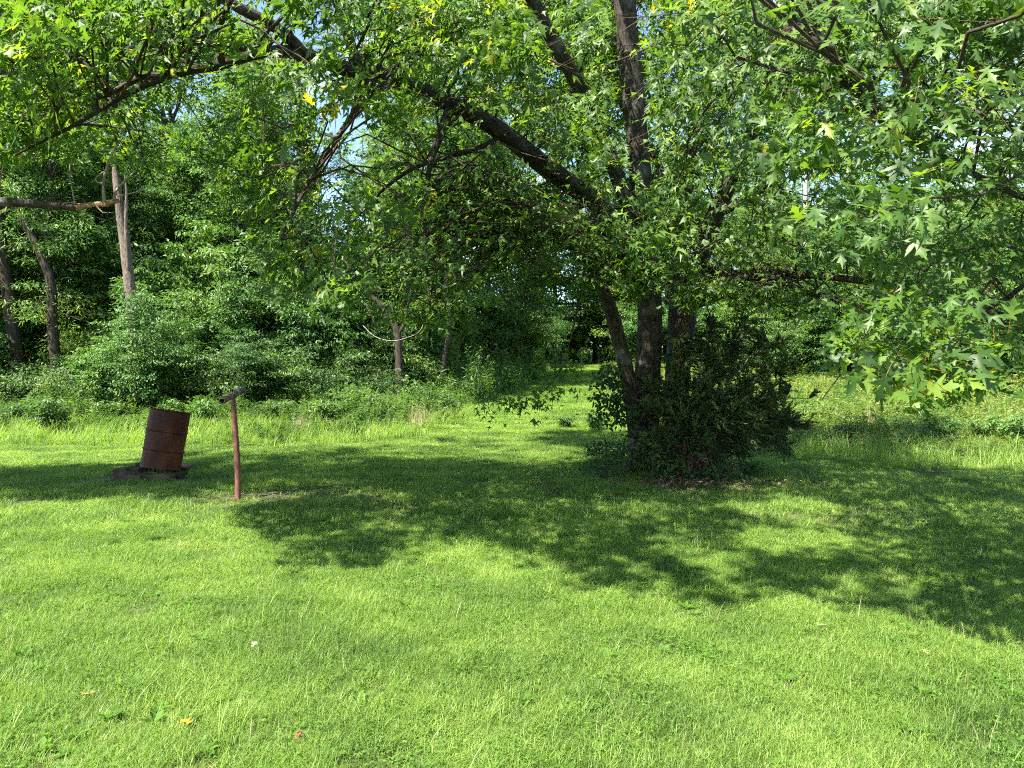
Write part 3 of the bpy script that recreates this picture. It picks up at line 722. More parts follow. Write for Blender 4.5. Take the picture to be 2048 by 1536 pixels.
# the tree whose trunk stands beyond the left edge: live boughs and one broken dead limb reach in
tb = np.array([-10.2, 9.6, float(gz(-10.2, 9.6))])
LT_ = [np.array(l, float) for l in (
    [(-10.2, 9.6, -.1, .30), (-10.2, 9.6, 1.2, .26), (-10.1, 9.5, 3.2, .23), (-9.9, 9.4, 6, .18), (-9.8, 9.3, 9, .10), (-9.8, 9.2, 11.5, .03)],)]
def limb2(*pts): return smooth_path(np.array([[*p[:3], p[3]] for p in pts]), .16)
ltrunk = smooth_path(LT_[0], .16)
LB2 = [limb2((-10.0, 9.4, 4.3, .12), (*P(-400, 40, 8.6), .09), (*P(-150, 10, 8.2), .06), (*P(0, 47, 7.9), .04), (*P(65, 72, 7.8), .033), (*P(150, 76, 7.7), .025), (*P(260, 60, 7.6), .012)),
       limb2((-10.0, 9.4, 5.2, .11), (*P(-500, -250, 8.4), .08), (*P(-150, -330, 7.6), .05), (*P(150, -300, 7), .02)),
       limb2((-10.1, 9.5, 6, .10), (-8.6, 10.4, 7.6, .07), (-7.0, 11.2, 8.8, .04), (-5.6, 11.9, 9.4, .02)),
       limb2((-9.9, 9.3, 6.5, .10), (-8.4, 8.2, 8.0, .07), (-6.9, 7.4, 9, .03)),
       limb2((-10.1, 9.5, 3.6, .1), (-9.3, 11.4, 5.2, .07), (-8.4, 13.4, 6.2, .04), (-7.6, 15, 6.6, .02))]
tgt2 = []
for _ in range(3000):
    sx, sy = tr.uniform(-300, 900), (tr.uniform(860, 1005) if tr.uniform() < .3 else tr.uniform(925, 1008))
    Yg = 2320 / (sy - 745); g_ = np.array([(sx - CX) / F * Yg, Yg, 0.])
    if any(in_poly(np.array([sx]), np.array([sy]), poly)[0] for poly, s_ in LIT): continue
    q = g_ + TO_SUN * tr.uniform(4, 11) / TO_SUN[2]
    if ((q[0] + 8.4) / 4.6) ** 2 + ((q[1] - 8.8) / 5) ** 2 + ((q[2] - 6.6) / 4.6) ** 2 > 1: continue
    tgt2.append(q)
    if len(tgt2) > 320: break
for _ in range(130):
    q = P(tr.uniform(190, 470), 945, 10.9) * np.array([1, 1, 0]) + np.array([0, tr.uniform(-1.0, .9), tr.uniform(.1, 1.0)]) + TO_SUN * tr.uniform(3.6, 7.0) / TO_SUN[2]
    tgt2.append(q)
for px_, py_, d_, n_ in ((40, 240, 8.2, 9), (150, 270, 8.2, 8), (30, 120, 8, 8), (150, 130, 8, 6), (20, 20, 8, 6)):
    tgt2.extend(P(px_, py_, d_) + tr.normal(0, .4, (n_, 3)))
tgt2.extend([P(-30, 490, 7.6), P(-20, 455, 7.6)])
br2, p2, t2, n2, s2, r2 = grow([ltrunk] + LB2, np.array(tgt2), .45, np.random.default_rng(8))
print('left tree targets', len(tgt2), 'leaves', len(p2))
ltree = empty('maple_tree', tb)
tag(ltree, 'maple beyond the left edge whose boughs and broken dead limb reach into view', 'tree')
b_ = Buf(); tube(b_, ltrunk, 14, .05); part('trunk', b_, M['bark'], ltree)
for l_ in LB2:
    b_ = Buf(); tube(b_, l_, 10, .05); part('limb', b_, M['bark'], ltree)
b_ = Buf()
tube(b_, limb2((-10.1, 9.5, 3.4, .075), (*P(-260, 365, 8.5), .062), (*P(-60, 398, 8.3), .055), (*P(60, 406, 8.2), .048), (*P(140, 413, 8.1), .043), (*P(156, 414, 8.1), .040)), 12, .10)
dl = part('limb', b_, M['bark'], ltree, label='dead limb with grey bark')
b_ = Buf(); tube(b_, limb2((*P(155, 414, 8.1), .040), (*P(185, 409, 8.05), .030), (*P(212, 408, 8.0), .034), (*P(228, 403, 8.0), .030), (*P(241, 401, 8.0), .016)), 12, .16)
part('broken_end', b_, M['peeled'], dl, label='peeling reddish broken end of the dead limb', origin=tb)
for pts in ([(209, 405, .014), (207, 365, .012), (214, 335, .011), (228, 300, .009), (247, 274, .003)],
            [(228, 400, .012), (232, 382, .011), (248, 365, .010), (272, 340, .006)], [(207, 368, .008), (190, 360, .006), (205, 345, .005), (240, 325, .002)],
            [(234, 392, .006), (270, 385, .004), (310, 365, .002)], [(190, 408, .005), (205, 425, .003), (228, 425, .002)], [(150, 408, .006), (143, 370, .005), (140, 330, .004), (168, 280, .002)]):
    b_ = Buf(); tube(b_, limb2(*[(*P(a, b, 8.0), r * 1.5) for a, b, r in pts]), 6, .05)
    part('dead_twig', b_, M['deadwood'], dl, origin=tb)
part('branches', br2, M['twig'], ltree, kind='stuff')
cb = Buf(); put_leaves(cb, MAPLE_FAR, MAPLE_FAR_T, p2, t2, n2, s2, r2)
part('crown', cb, M['maple'], ltree, kind='stuff', smooth=False)

# ------------------------------------------------------------------ woods: tree kinds
def clump_leaves(buf, c, out, rad, thick, n, g, leaf, tmpl, hang=.35, base_r=None):
    """A flattened spray of leaves round c."""
    v = unit(g.normal(size=(n, 3))) * g.uniform(0, 1, (n, 1)) ** .5
    pos = c + v * np.array([rad, rad, thick])
    pos[:, 2] -= .22 * (v[:, 0] ** 2 + v[:, 1] ** 2) * rad
    tip = unit(v * np.array([1, 1, .3]) + .5 * out + g.normal(0, .45, (n, 3)) + np.array([0, 0, -hang]))
    nrm = np.array([0, 0, 1.]) + .5 * out + g.normal(0, .55, (n, 3))
    r = np.clip((g.uniform(.2, .8) if base_r is None else base_r) + g.normal(0, .16, n), 0, 1)
    put_leaves(buf, tmpl[0], tmpl[1], pos, tip, nrm, g.uniform(.7, 1.25, n) * leaf, r)

def woods_tree(seed, H, cb, Rm, nbr, clumps, per, leaf, lean=.0, tr_r=.16, kite=(KITE, KITE_T), fork=False, droop=.2, rad=(.35, .75)):
    """A forest tree about its own base: trunk buffer, branch buffer, crown buffer."""
    g = np.random.default_rng(seed)
    tb_, bb, cr_ = Buf(), Buf(), Buf()
    n = 9
    z = np.linspace(-.3, H * .97, n)
    off = np.cumsum(g.normal(0, .10, (n, 2)), 0) * H / 12 + np.outer(np.linspace(0, 1, n) ** 1.3, [lean * H * math.cos(seed), lean * H * .3])
    off -= off[0]
    path = smooth_path(np.column_stack([off, z, tr_r * (1 - np.linspace(0, 1, n)) ** .8 + .018]), .35)
    tube(tb_, path, 10, .05)
    for k in range(nbr):
        f = cb + (1 - cb) * ((k + g.uniform(0, 1)) / nbr)
        i_ = min(int(f * len(path)), len(path) - 1); p0 = path[i_]
        prof = math.sin(math.pi * min(1, max(0.06, (f - cb) / (1 - cb) * .85 + .12))) ** .7
        L = Rm * prof * g.uniform(.35, 1.35)
        a = k * 2.4 + g.uniform(-.5, .5)
        out = np.array([math.cos(a), math.sin(a), 0])
        up = g.uniform(.15, 1.15) * (1 if f > .4 else .6)
        t = np.linspace(0, 1, 6)[:, None]
        c = p0[:3] + out * L * t + np.array([0, 0, 1]) * L * (up * t - droop * t ** 2) + g.normal(0, .05 * L, (6, 3)) * t
        tube(bb, np.column_stack([c, np.linspace(max(p0[3] * .4, .012), .006, 6)]), 4, closed_end=False)
        m = max(2, int(clumps * L / Rm))
        tone = g.uniform(.2, .75)
        for q in range(m):
            u = g.uniform(.25, 1.05)
            cc = np.array([np.interp(u, t[:, 0], c[:, j]) for j in range(3)]) + g.normal(0, .30, 3) * np.array([1, 1, .85]) * Rm * .38
            clump_leaves(cr_, cc, out, g.uniform(*rad), g.uniform(.10, .34), int(per * g.uniform(.6, 1.3)), g, leaf, kite, base_r=np.clip(tone + g.normal(0, .12), .05, .95))
    return tb_, bb, cr_

KINDS = {}
def kind(name, mat, bark, *a, **k):
    t_, b_, c_ = woods_tree(*a, **k)
    KINDS[name] = (t_.mesh('trunk', M[bark]), b_.mesh('branches', M[bark]), c_.mesh('crown', M[mat], smooth=False))
kind('broad', 'woods', 'bark_woods', 101, 12.5, .16, 3.0, 70, 8, 66, .18)
kind('narrow', 'woods', 'bark_woods', 202, 13.5, .20, 2.3, 72, 8, 82, .125, lean=.05)
kind('sparse', 'woods_yellow', 'bark_woods', 303, 14.0, .42, 2.4, 48, 5, 52, .14, tr_r=.13, lean=.04)
kind('compound', 'woods', 'bark_woods', 404, 10.5, .12, 2.7, 72, 8, 90, .15, kite=(SLIM, SLIM_T), droop=.35)
kind('yellow', 'woods_yellow', 'bark_woods', 505, 9.0, .14, 2.6, 60, 8, 76, .145)

def woods_shrub(seed, H, Rm, nst, clumps, per, leaf, kite=(KITE, KITE_T), rad=(.22, .5)):
    g = np.random.default_rng(seed)
    bb, cr_ = Buf(), Buf()
    for k in range(nst):
        a = k * 2.4 + g.uniform(-.4, .4); out = np.array([math.cos(a), math.sin(a), 0])
        L = H * g.uniform(.65, 1.1); sp = Rm * g.uniform(.25, 1)
        t = np.linspace(0, 1, 7)[:, None]
        c = out * sp * t ** 1.2 + np.array([0, 0, L]) * (t * 1.15 - .2 * t ** 3) + g.normal(0, .05 * H, (7, 3)) * t
        c[0, 2] = -.15
        tube(bb, np.column_stack([c, np.linspace(.03, .006, 7)]), 4, closed_end=False)
        tone = g.uniform(.2, .85)
        for q in range(clumps):
            u = g.uniform(.12, 1.02)
            cc = np.array([np.interp(u, t[:, 0], c[:, j]) for j in range(3)]) + g.normal(0, .18, 3) * Rm * .5
            cc[2] = max(cc[2], .12)
            clump_leaves(cr_, cc, out, g.uniform(*rad), g.uniform(.05, .14), int(per * g.uniform(.6, 1.3)), g, leaf, kite, base_r=np.clip(tone + g.normal(0, .12), .05, .95))
    return bb, cr_
SHRUBS = {}
def shrub_kind(name, mat, *a, **k):
    b_, c_ = woods_shrub(*a, **k)
    SHRUBS[name] = (b_.mesh('branches', M['bark_woods']), c_.mesh('foliage', M[mat], smooth=False))
shrub_kind('round', 'shrub', 11, 3.0, 1.7, 30, 16, 50, .115)
shrub_kind('arching', 'shrub', 12, 3.6, 2.0, 28, 17, 50, .115, kite=(SLIM * np.array([1, 1.4, 1]), SLIM_T))
shrub_kind('low', 'weed', 13, 1.7, 1.6, 24, 10, 46, .085)
shrub_kind('sapling', 'woods', 14, 5.2, 1.7, 16, 24, 44, .15)

ORD = ['first', 'second', 'third', 'fourth', 'fifth', 'sixth', 'seventh', 'eighth', 'ninth', 'tenth', 'eleventh', 'twelfth', 'thirteenth', 'fourteenth', 'fifteenth', 'sixteenth', 'seventeenth', 'eighteenth', 'nineteenth', 'twentieth', 'twenty-first', 'twenty-second', 'twenty-third', 'twenty-fourth', 'twenty-fifth', 'twenty-sixth', 'twenty-seventh', 'twenty-eighth', 'twenty-ninth', 'thirtieth']
def stand(px, d, dz=-.05):
    x = (px - CX) / F * d
    return (x, d, float(gz(x, d)) + dz)
LOOK = {'broad': 'broad leafy', 'narrow': 'tall narrow', 'sparse': 'thin-crowned yellowish', 'compound': 'drooping fine-leaved', 'yellow': 'yellow-green'}
def plant_trees(rows, where, group):
    rows = sorted(rows, key=lambda r: r[0]); cnt = {}
    for px_, d_, kd, s_, rz in rows:
        k = cnt[kd] = cnt.get(kd, 0) + 1
        root = empty('woodland_tree', stand(px_, d_), rz)
        root.scale = (s_, s_, s_)
        tag(root, f'{LOOK[kd]} tree {where}, {ORD[k - 1]} of its kind from the left', 'tree', group)
        for nm, me in zip(('trunk', 'branches', 'crown'), KINDS[kd]):
            o = add(nm, me, root)
            if nm != 'trunk': o['kind'] = 'stuff'
plant_trees([
    (-120, 24, 'broad', 1.15, .3), (45, 25.5, 'narrow', 1.05, 1.2), (118, 24.5, 'compound', 1.0, 2.2), (-10, 31, 'broad', 1.3, 4.1), (175, 29, 'broad', 1.2, 5.0), (215, 33, 'sparse', 1.3, .7), (300, 27, 'compound', .85, 1.9), (270, 31, 'broad', .80, 3.3), (510, 31, 'narrow', 1.1, .3), (360, 37, 'broad', .88, 5.1), (570, 33, 'broad', .85, 2.2), (790, 31, 'broad', .8, 1.7),
    (330, 33, 'sparse', 1.2, 2.9), (395, 29, 'broad', .80, 3.5), (455, 34, 'sparse', 1.25, 4.4), (478, 26.5, 'narrow', .95, 5.2), (535, 29, 'sparse', 1.05, .2), (520, 35, 'broad', .95, 1.1), (660, 30, 'compound', .6, 2.6), (700, 33, 'broad', .56, 3.9),
    (800, 26.5, 'compound', 1.0, 4.9), (845, 30, 'broad', 1.05, .9), (905, 32, 'narrow', 1.1, 2.0), (985, 37, 'broad', 1.15, 3.1), (100, 36, 'narrow', 1.1, 2.5), (260, 40, 'broad', .9, 1.5), (440, 41, 'compound', 1.2, .4), (620, 40, 'compound', .8, 5.5)],
    'in the woods beyond the barrel', 'trees of the woods left of the path')
plant_trees([
    (1040, 38, 'yellow', .70, 1.0), (1120, 52, 'broad', 1.1, 2.0), (1000, 47, 'narrow', 1.1, 5.0), (1190, 56, 'broad', 1.2, .5), (1265, 50, 'yellow', 1.2, 3.0), (1330, 47, 'broad', 1.1, 4.0), (1440, 48, 'yellow', 1.3, 1.4), (1545, 50, 'compound', 1.2, 2.4),
    (1500, 36, 'yellow', .75, 1.1), (1590, 37, 'broad', .6, 2.1), (1700, 36, 'yellow', .8, 3.1), (1790, 37, 'compound', .8, 4.1), (1890, 35, 'broad', .68, 5.1), (1980, 36, 'yellow', .85, .1), (2080, 34, 'broad', .7, 1.6), (1640, 52, 'yellow', 1.25, 3.4), (1720, 47, 'broad', .95, 5.4), (1800, 50, 'sparse', 1.1, .8), (1880, 46, 'yellow', 1.2, 1.8), (1990, 48, 'broad', 1.1, 2.8), (2100, 44, 'yellow', 1.2, 3.8), (2230, 42, 'broad', 1.2, 4.8)],
    'beyond the field', 'trees beyond the field')

def plant_shrubs(rows, where, group):
    rows = sorted(rows, key=lambda r: r[0]); cnt = {}
    SL = {'round': 'rounded leafy shrub', 'arching': 'arching fine-leaved shrub', 'low': 'low weedy shrub', 'sapling': 'upright leafy sapling'}
    for px_, d_, kd, s_, rz in rows:
        k = cnt[kd] = cnt.get(kd, 0) + 1
        root = empty('sapling' if kd == 'sapling' else 'shrub', stand(px_, d_), rz); root.scale = (s_, s_, s_)
        tag(root, f'{SL[kd]} {where}, {ORD[k - 1]} of its kind from the left', 'shrub', group)
        for nm, me in zip(('branches', 'foliage'), SHRUBS[kd]):
            o = add(nm, me, root); o['kind'] = 'stuff'
plant_shrubs([
    (305, 21.2, 'arching', .72, .4), (232, 21.6, 'round', .75, 1.4), (425, 22.0, 'low', 1.0, 2.0), (500, 22.3, 'arching', .7, 2.4), (640, 23.0, 'low', 1.2, 4.4), (150, 22.4, 'low', .9, 5.4), (20, 22.6, 'low', 1.0, .9), (722, 24.2, 'low', 1.0, 1.9), (-60, 23.5, 'round', 1.0, 0), (190, 24, 'arching', .7, 1), (330, 23.4, 'arching', 1.0, 3), (395, 23.9, 'round', .7, 4), (470, 24.6, 'arching', 1.25, 5), (548, 24.6, 'round', .6, .5), (600, 24.8, 'arching', 1.35, 1.5),
    (690, 25.4, 'round', .75, 2.5), (745, 26.5, 'arching', .9, 3.5), (90, 28, 'round', 1.2, 4.5), (20, 27, 'sapling', 1.0, 5.5), (215, 26, 'sapling', 1.05, .2), (365, 25.5, 'sapling', 1.1, 1.2), (440, 26, 'sapling', .95, 2.2), (525, 25.5, 'sapling', 1.15, 3.2), (590, 26.5, 'sapling', 1.1, 4.2),
    (655, 26.5, 'sapling', 1.0, 5.2), (720, 28, 'sapling', 1.15, .8), (300, 29, 'sapling', 1.2, 1.8), (900, 34, 'round', 1.0, 2.8), (950, 37, 'arching', 1.0, 3.8), (840, 29, 'arching', .8, 4.8), (880, 31, 'sapling', 1.0, .1)],
    'at the edge of the woods', 'shrubs along the edge of the woods')
plant_shrubs([
    (1030, 39, 'round', .9, 0), (1090, 46, 'arching', 1.0, 1), (1140, 54, 'round', 1.3, 2), (1215, 52, 'sapling', 1.2, 3), (1290, 46, 'round', 1.2, 4), (1370, 45, 'arching', 1.2, 5), (1450, 44, 'round', 1.1, .6), (1520, 42, 'arching', 1.2, 1.6), (1590, 43, 'round', 1.1, 2.6),
    (1665, 44, 'arching', 1.2, 3.6), (1480, 35, 'sapling', .9, .2), (1545, 34.5, 'arching', .9, 1.2), (1640, 35, 'sapling', 1.0, 2.2), (1740, 34, 'arching', 1.0, 3.2), (1850, 34, 'sapling', 1.0, 4.2), (1940, 33, 'arching', .9, 5.2), (2040, 33, 'sapling', 1.1, .7), (1740, 42, 'round', 1.2, 4.6), (1820, 43, 'sapling', 1.2, 5.6), (1900, 41, 'round', 1.2, .3), (1985, 42, 'arching', 1.3, 1.3), (2070, 40, 'round', 1.2, 2.3)],
    'across the field', 'shrubs along the far side of the field')

# far woods that read as one mass
fw = Buf(); g = np.random.default_rng(77)
for k in range(2400):
    px_ = g.uniform(-500, 2500); d_ = g.uniform(50, 66)
    hmax = np.interp(px_, [-500, 130, 230, 430, 540, 640, 760, 900, 1300, 1650, 1760, 2500], [20, 19, 12, 12, 15, 8.5, 9, 16, 19, 19, 13, 19])
    x = (px_ - CX) / F * d_
    c = np.array([x, d_, float(gz(x, d_)) + g.uniform(0, 1) ** .8 * hmax])
    clump_leaves(fw, c, np.array([0, -1., .2]), g.uniform(.8, 1.8), g.uniform(.2, .6), 52, g, .36, (KITE, KITE_T))
for k in range(420):                                  # low growth at the foot of the far woods
    px_ = g.uniform(850, 1500); d_ = g.uniform(54, 64); x = (px_ - CX) / F * d_
    clump_leaves(fw, np.array([x, d_, float(gz(x, d_)) + g.uniform(0, 4)]), np.array([0, -1., .2]), g.uniform(.8, 1.5), g.uniform(.2, .5), 46, g, .3, (KITE, KITE_T))
o = add('distant_woods', fw.mesh('distant_woods', M['woods'], smooth=False)); tag(o, 'distant mass of green woods filling the gaps between the trunks', 'woods', kind='stuff')

# trees that stand out in the woods
def lone(name, label, cat, pos, parts, group=None):
    root = empty(name, pos); tag(root, label, cat, group)
    for nm, buf, mat, kd in parts:
        o = part(nm, buf, mat, root, kind=kd, smooth=nm not in ('crown', 'foliage', 'ivy'))
    return root
b1 = Buf(); tube(b1, limb((275, 800, 21.0, .18), (268, 650, 21, .155), (258, 560, 21, .145), (246, 460, 21.1, .14), (238, 400, 21, .115), (232, 355, 21, .10), (229, 335, 21, .055), (231, 318, 21, .02)), 14, .06)
b2 = Buf(); tube(b2, limb((262, 590, 21, .05), (254, 500, 20.9, .055), (252, 440, 20.9, .05), (253, 390, 20.9, .04), (250, 350, 20.9, .02)), 8, .05)
vine = Buf(); gv = np.random.default_rng(4)
for z0 in np.linspace(790, 585, 150):
    c = P(268 + gv.uniform(-38, 38), z0, 20.6 + gv.uniform(-.4, .3)); clump_leaves(vine, c, np.array([0, -1., 0]), .28, .15, 30, gv, .085, (KITE, KITE_T))
sn = lone('dead_tree', 'pale bare dead trunk standing in front of the woods above the barrel', 'tree', stand(273, 21, -.02), [('trunk', b1, M['bark_pale'], None), ('stem', b2, M['bark_pale'], None), ('ivy', vine, M['shrub'], 'stuff')])
b1 = Buf(); tube(b1, limb((640, 800, 25, .20), (628, 600, 25, .18), (612, 400, 25, .16), (600, 260, 25, .14), (596, 150, 25, .08)), 10, .05)
vine = Buf()
for k in range(330):
    t = gv.uniform(0, 1); py_ = 700 - 520 * t; x_ = np.interp(py_, [150, 260, 400, 600, 800], [596, 600, 612, 628, 640]); w_ = 34 - 14 * t
    c = P(x_ + gv.uniform(-w_, w_), py_, 25 + gv.uniform(-.6, .5)); clump_leaves(vine, c, np.array([0, -1., 0]), .26, .16, 46, gv, .10, (KITE, KITE_T), hang=.8)
lone('ivy_clad_tree', 'dark ivy-clad column of a tree rising against the sky', 'tree', stand(638, 25, -.02), [('trunk', b1, M['bark_woods'], None), ('ivy', vine, M['ivy'], 'stuff')])
def bare_trunk(label, *pts, mat='bark_woods', name='tree_trunk', forks=()):
    b = Buf(); tube(b, limb(*pts), 10, .06)
    d0 = pts[0][2]
    ps = [('trunk', b, M[mat], None)]
    for f_ in forks:
        fb = Buf(); tube(fb, limb(*f_), 7, .05); ps.append(('limb', fb, M[mat], None))
    return lone(name, label, 'tree', stand(pts[0][0], d0, -.02), ps)
bare_trunk('crooked brown trunk at the wood edge behind the bright weed mound', (800, 800, 24.5, .14), (797, 700, 24.5, .12), (793, 660, 24.5, .11), (770, 620, 24.5, .10), (735, 585, 24.5, .085), (700, 545, 24.4, .06), (690, 480, 24.4, .03), forks=([(795, 672, 24.5, .06), (812, 640, 24.4, .05), (820, 590, 24.3, .04), (845, 520, 24.2, .02)],))
bare_trunk('slim dark trunk just right of the crooked brown trunk', (880, 790, 26, .10), (888, 720, 26, .085), (900, 640, 26, .07), (890, 560, 26, .05), (898, 470, 26, .03))
bare_trunk('straight dark trunk in the woods above the pipe post', (468, 800, 27.5, .13), (472, 600, 27.5, .12), (473, 450, 27.5, .11), (478, 330, 27.5, .09), (470, 220, 27.5, .05))
bare_trunk('leaning dark trunk in the shaded far-left woods', (118, 790, 23, .17), (105, 650, 23, .15), (100, 560, 23, .13), (62, 470, 23, .11), (20, 400, 23, .07))
bare_trunk('thick shaded trunk at the left edge of the woods', (42, 790, 23.5, .24), (30, 690, 23.5, .20), (18, 600, 23.5, .18), (5, 500, 23.5, .16), (-10, 350, 23.5, .12))
bare_trunk('slender forked trunk against the white cloud', (330, 800, 30, .20), (328, 500, 30, .17), (326, 340, 30, .15), (331, 270, 30, .13), (322, 200, 30, .08), (318, 120, 30, .05), forks=([(331, 275, 30, .09), (345, 240, 30, .07), (358, 205, 30, .05), (366, 170, 30, .03)],))
bare_trunk('pale slender trunk left of the forked trunk', (312, 800, 36, .16), (304, 420, 36, .14), (292, 300, 36, .12), (278, 220, 36, .10), (262, 190, 36, .05))
bare_trunk('dark upright trunk below the arching maple limb', (215, 800, 28, .26), (219, 500, 28, .24), (222, 300, 28, .22), (225, 210, 28, .19), (215, 100, 28, .12), mat='bark_woods', forks=([(222, 300, 28, .1), (205, 255, 28, .08), (196, 220, 28, .04)],))
bare_trunk('leafless dark stem beside the ivy-clad tree', (585, 800, 27, .14), (580, 400, 27, .12), (556, 300, 27, .11), (545, 235, 27, .10), (535, 180, 27, .05), forks=([(552, 290, 27, .06), (530, 275, 27, .05), (512, 265, 27, .03)],))
bare_trunk('brown trunk in the woods behind the hanging maple leaves', (812, 790, 29, .2), (806, 600, 29, .18), (800, 480, 29, .16), (806, 360, 29, .13), (815, 250, 29, .08))
pb = Buf(); tube(pb, limb((1612, 740, 44, .14), (1611, 350, 44, .125), (1611, 330, 44, .125)), 12)
lone('bare_pole', 'pale straight pole standing among the trees right of the maple', 'pole', stand(1612, 44, -.02), [('shaft', pb, M['pole'], None)])
vb = Buf(); tube(vb, limb((725, 650, 23.8, .012), (748, 672, 23.6, .012), (782, 682, 23.5, .011), (812, 676, 23.5, .010), (838, 664, 23.7, .008), (850, 640, 23.9, .008)), 5, .05)
o = add('hanging_vine', vb.mesh('hanging_vine', M['deadwood'])); tag(o, 'pale bare vine hanging in a curve before the crooked trunk', 'vine')

# ------------------------------------------------------------------ cedar at the maple's foot
gc = np.random.default_rng(31)
cbase = ground_at(1385, 955)
cedar = empty('cedar_shrub', cbase); tag(cedar, 'dark feathery cedar spreading right from the foot of the maple', 'shrub')
nb, tb3 = Buf(), Buf()
ends = [(1625, 800, 11.4), (1590, 735, 11.5), (1550, 690, 11.6), (1490, 655, 11.7), (1420, 650, 11.9), (1360, 690, 11.6), (1520, 770, 11.2), (1600, 850, 11.3), (1470, 840, 10.8), (1390, 870, 10.7), (1310, 790, 11.2), (1270, 860, 11.2), (1440, 730, 11.3), (1340, 850, 10.9), (1500, 900, 11.0), (1440, 920, 10.8), (1560, 800, 11.9), (1470, 720, 12.3), (1320, 910, 10.8), (1395, 770, 11.0), (1545, 880, 11.6), (1290, 820, 11.0), (1350, 740, 11.2), (1410, 800, 10.9), (1460, 790, 11.0), (1370, 910, 10.7), (1420, 690, 11.5), (1290, 890, 10.9)]
for _ in range(26):
    a_ = gc.uniform(0, 1); ends.append((1275 + 330 * a_ + gc.uniform(-20, 20), gc.uniform(770 + 40 * a_, 930 - 40 * a_), gc.uniform(10.7, 12.2)))
P_, T_, N_, S_, R_ = [], [], [], [], []
for e in ends:
    p1 = P(*e); p0 = cbase + np.array([gc.uniform(-.15, .15), gc.uniform(-.1, .1), gc.uniform(.05, .35)])
    t = np.linspace(0, 1, 12)[:, None]; v = p1 - p0; L = np.linalg.norm(v)
    c = p0 + v * t + np.array([0, 0, 1]) * .16 * L * np.sin(np.pi * t) + gc.normal(0, .02, (12, 3))
    b_ = Buf(); tube(b_, np.column_stack([c, np.linspace(.028, .004, 12)]), 6, .05, closed_end=False); part('branch', b_, M['bark_red'], cedar)
    for k in range(int(8 * L) + 2):
        u = gc.uniform(.10, 1.0) ** .8
        q0 = np.array([np.interp(u, t[:, 0], c[:, j]) for j in range(3)])
        pd = unit(unit(v) * .8 + gc.normal(0, .6, 3) + np.array([0, 0, .25])); tone = gc.uniform(.05, .95); PL = gc.uniform(.22, .5) * (1.15 - .4 * u)
        for w_ in range(8):
            q = q0 + pd * PL * gc.uniform(0, .6); d = unit(pd + gc.normal(0, .38, 3)); Lb = PL * gc.uniform(.35, .8)
            w = np.linspace(0, 1, 22)
            pts = q + d * (Lb * w)[:, None] + np.array([0, 0, -.25]) * (Lb * w ** 2)[:, None]
            tube(tb3, np.array([[*q, .0025], [*pts[-1], .001]]), 3, closed_end=False)
            pp = np.repeat(pts, 2, 0)
            P_.append(pp); T_.append(unit(d * 1.0 + gc.normal(0, .33, (44, 3)))); N_.append(gc.normal(0, .7, (44, 3)) + np.array([0, 0, 1.])); S_.append(gc.uniform(.03, .07, 44)); R_.append(np.clip(tone + gc.normal(0, .12, 44), 0, 1))
put_leaves(nb, SLIM * np.array([1, 1.0, 1]), SLIM_T, np.concatenate(P_), np.concatenate(T_), np.concatenate(N_), np.concatenate(S_), np.concatenate(R_))
part('twigs', tb3, M['bark_red'], cedar, kind='stuff'); part('foliage', nb, M['cedar'], cedar, kind='stuff', smooth=False)
# ivy and seedlings round the foot, and litter
ub = Buf()
for k in range(420):
    px_, py_ = gc.uniform(1175, 1520), gc.uniform(915, 962)
    if px_ > 1420 and py_ < 930: continue
    p = ground_at(px_, py_); p[2] += gc.uniform(.02, .42) * math.exp(-((px_ - 1265) / 130) ** 2) + .04
    clump_leaves(ub, p, np.array([0, -1., 0]), .13, .05, 11, gc, .06, (KITE * np.array([1, 1.3, 1]), KITE_T))
for k in range(70):                                   # leaves climbing the left stem
    p = P(gc.normal(1225, 20), gc.uniform(735, 850), 11.6 + gc.uniform(-.2, .2))
    clump_leaves(ub, p, np.array([-.5, -1., 0]), .12, .10, 9, gc, .085, (KITE * np.array([1, 1.2, 1]), KITE_T), hang=.9)
o = add('undergrowth', ub.mesh('undergrowth', M['ivy'], smooth=False)); tag(o, 'dark ivy and seedlings round the foot of the maple', 'undergrowth', kind='stuff')
lb = Buf(); n = 900
q = np.array([ground_at(gc.normal(1390, 105), gc.normal(966, 9)) for _ in range(n)]); q[:, 2] += gc.uniform(.01, .05, n)
put_leaves(lb, KITE, KITE_T, q, np.column_stack([gc.normal(size=(n, 2)), gc.normal(0, .2, n)]), np.array([0, 0, 1.]) + gc.normal(0, .35, (n, 3)), gc.uniform(.04, .09, n), gc.uniform(0, 1, n))
o = add('leaf_litter', lb.mesh('leaf_litter', M['litter'], smooth=False)); tag(o, 'brown dry leaves lying on bare soil before the cedar', 'leaf litter', kind='stuff')

# ------------------------------------------------------------------ rusted barrel on its stones
def revolve(buf, prof, sides, dent=0.0, seed=0):
    th = np.linspace(0, 2 * np.pi, sides, endpoint=False)
    pr = np.array(prof); n = len(pr)
    r = np.repeat(pr[:, :1], sides, 1)
    if dent:
        g = np.random.default_rng(seed)
        for k in range(5):
            r = r + dent * np.sin(g.integers(1, 5) * th[None] + g.uniform(0, 6)) * np.sin(pr[:, 1:2] * g.uniform(2, 9) + g.uniform(0, 6))
    V = np.stack([r * np.cos(th), r * np.sin(th), np.repeat(pr[:, 1:2], sides, 1)], -1).reshape(-1, 3)
    i = np.arange(n - 1)[:, None] * sides + np.arange(sides)[None]; j = np.arange(n - 1)[:, None] * sides + (np.arange(sides)[None] + 1) % sides
    buf.put(V, np.stack([i, j, j + sides, i + sides], -1).reshape(-1, 4))
dp = ground_at(322, 946); dd_ = 10.95
db = P(321, 935.5, dd_)
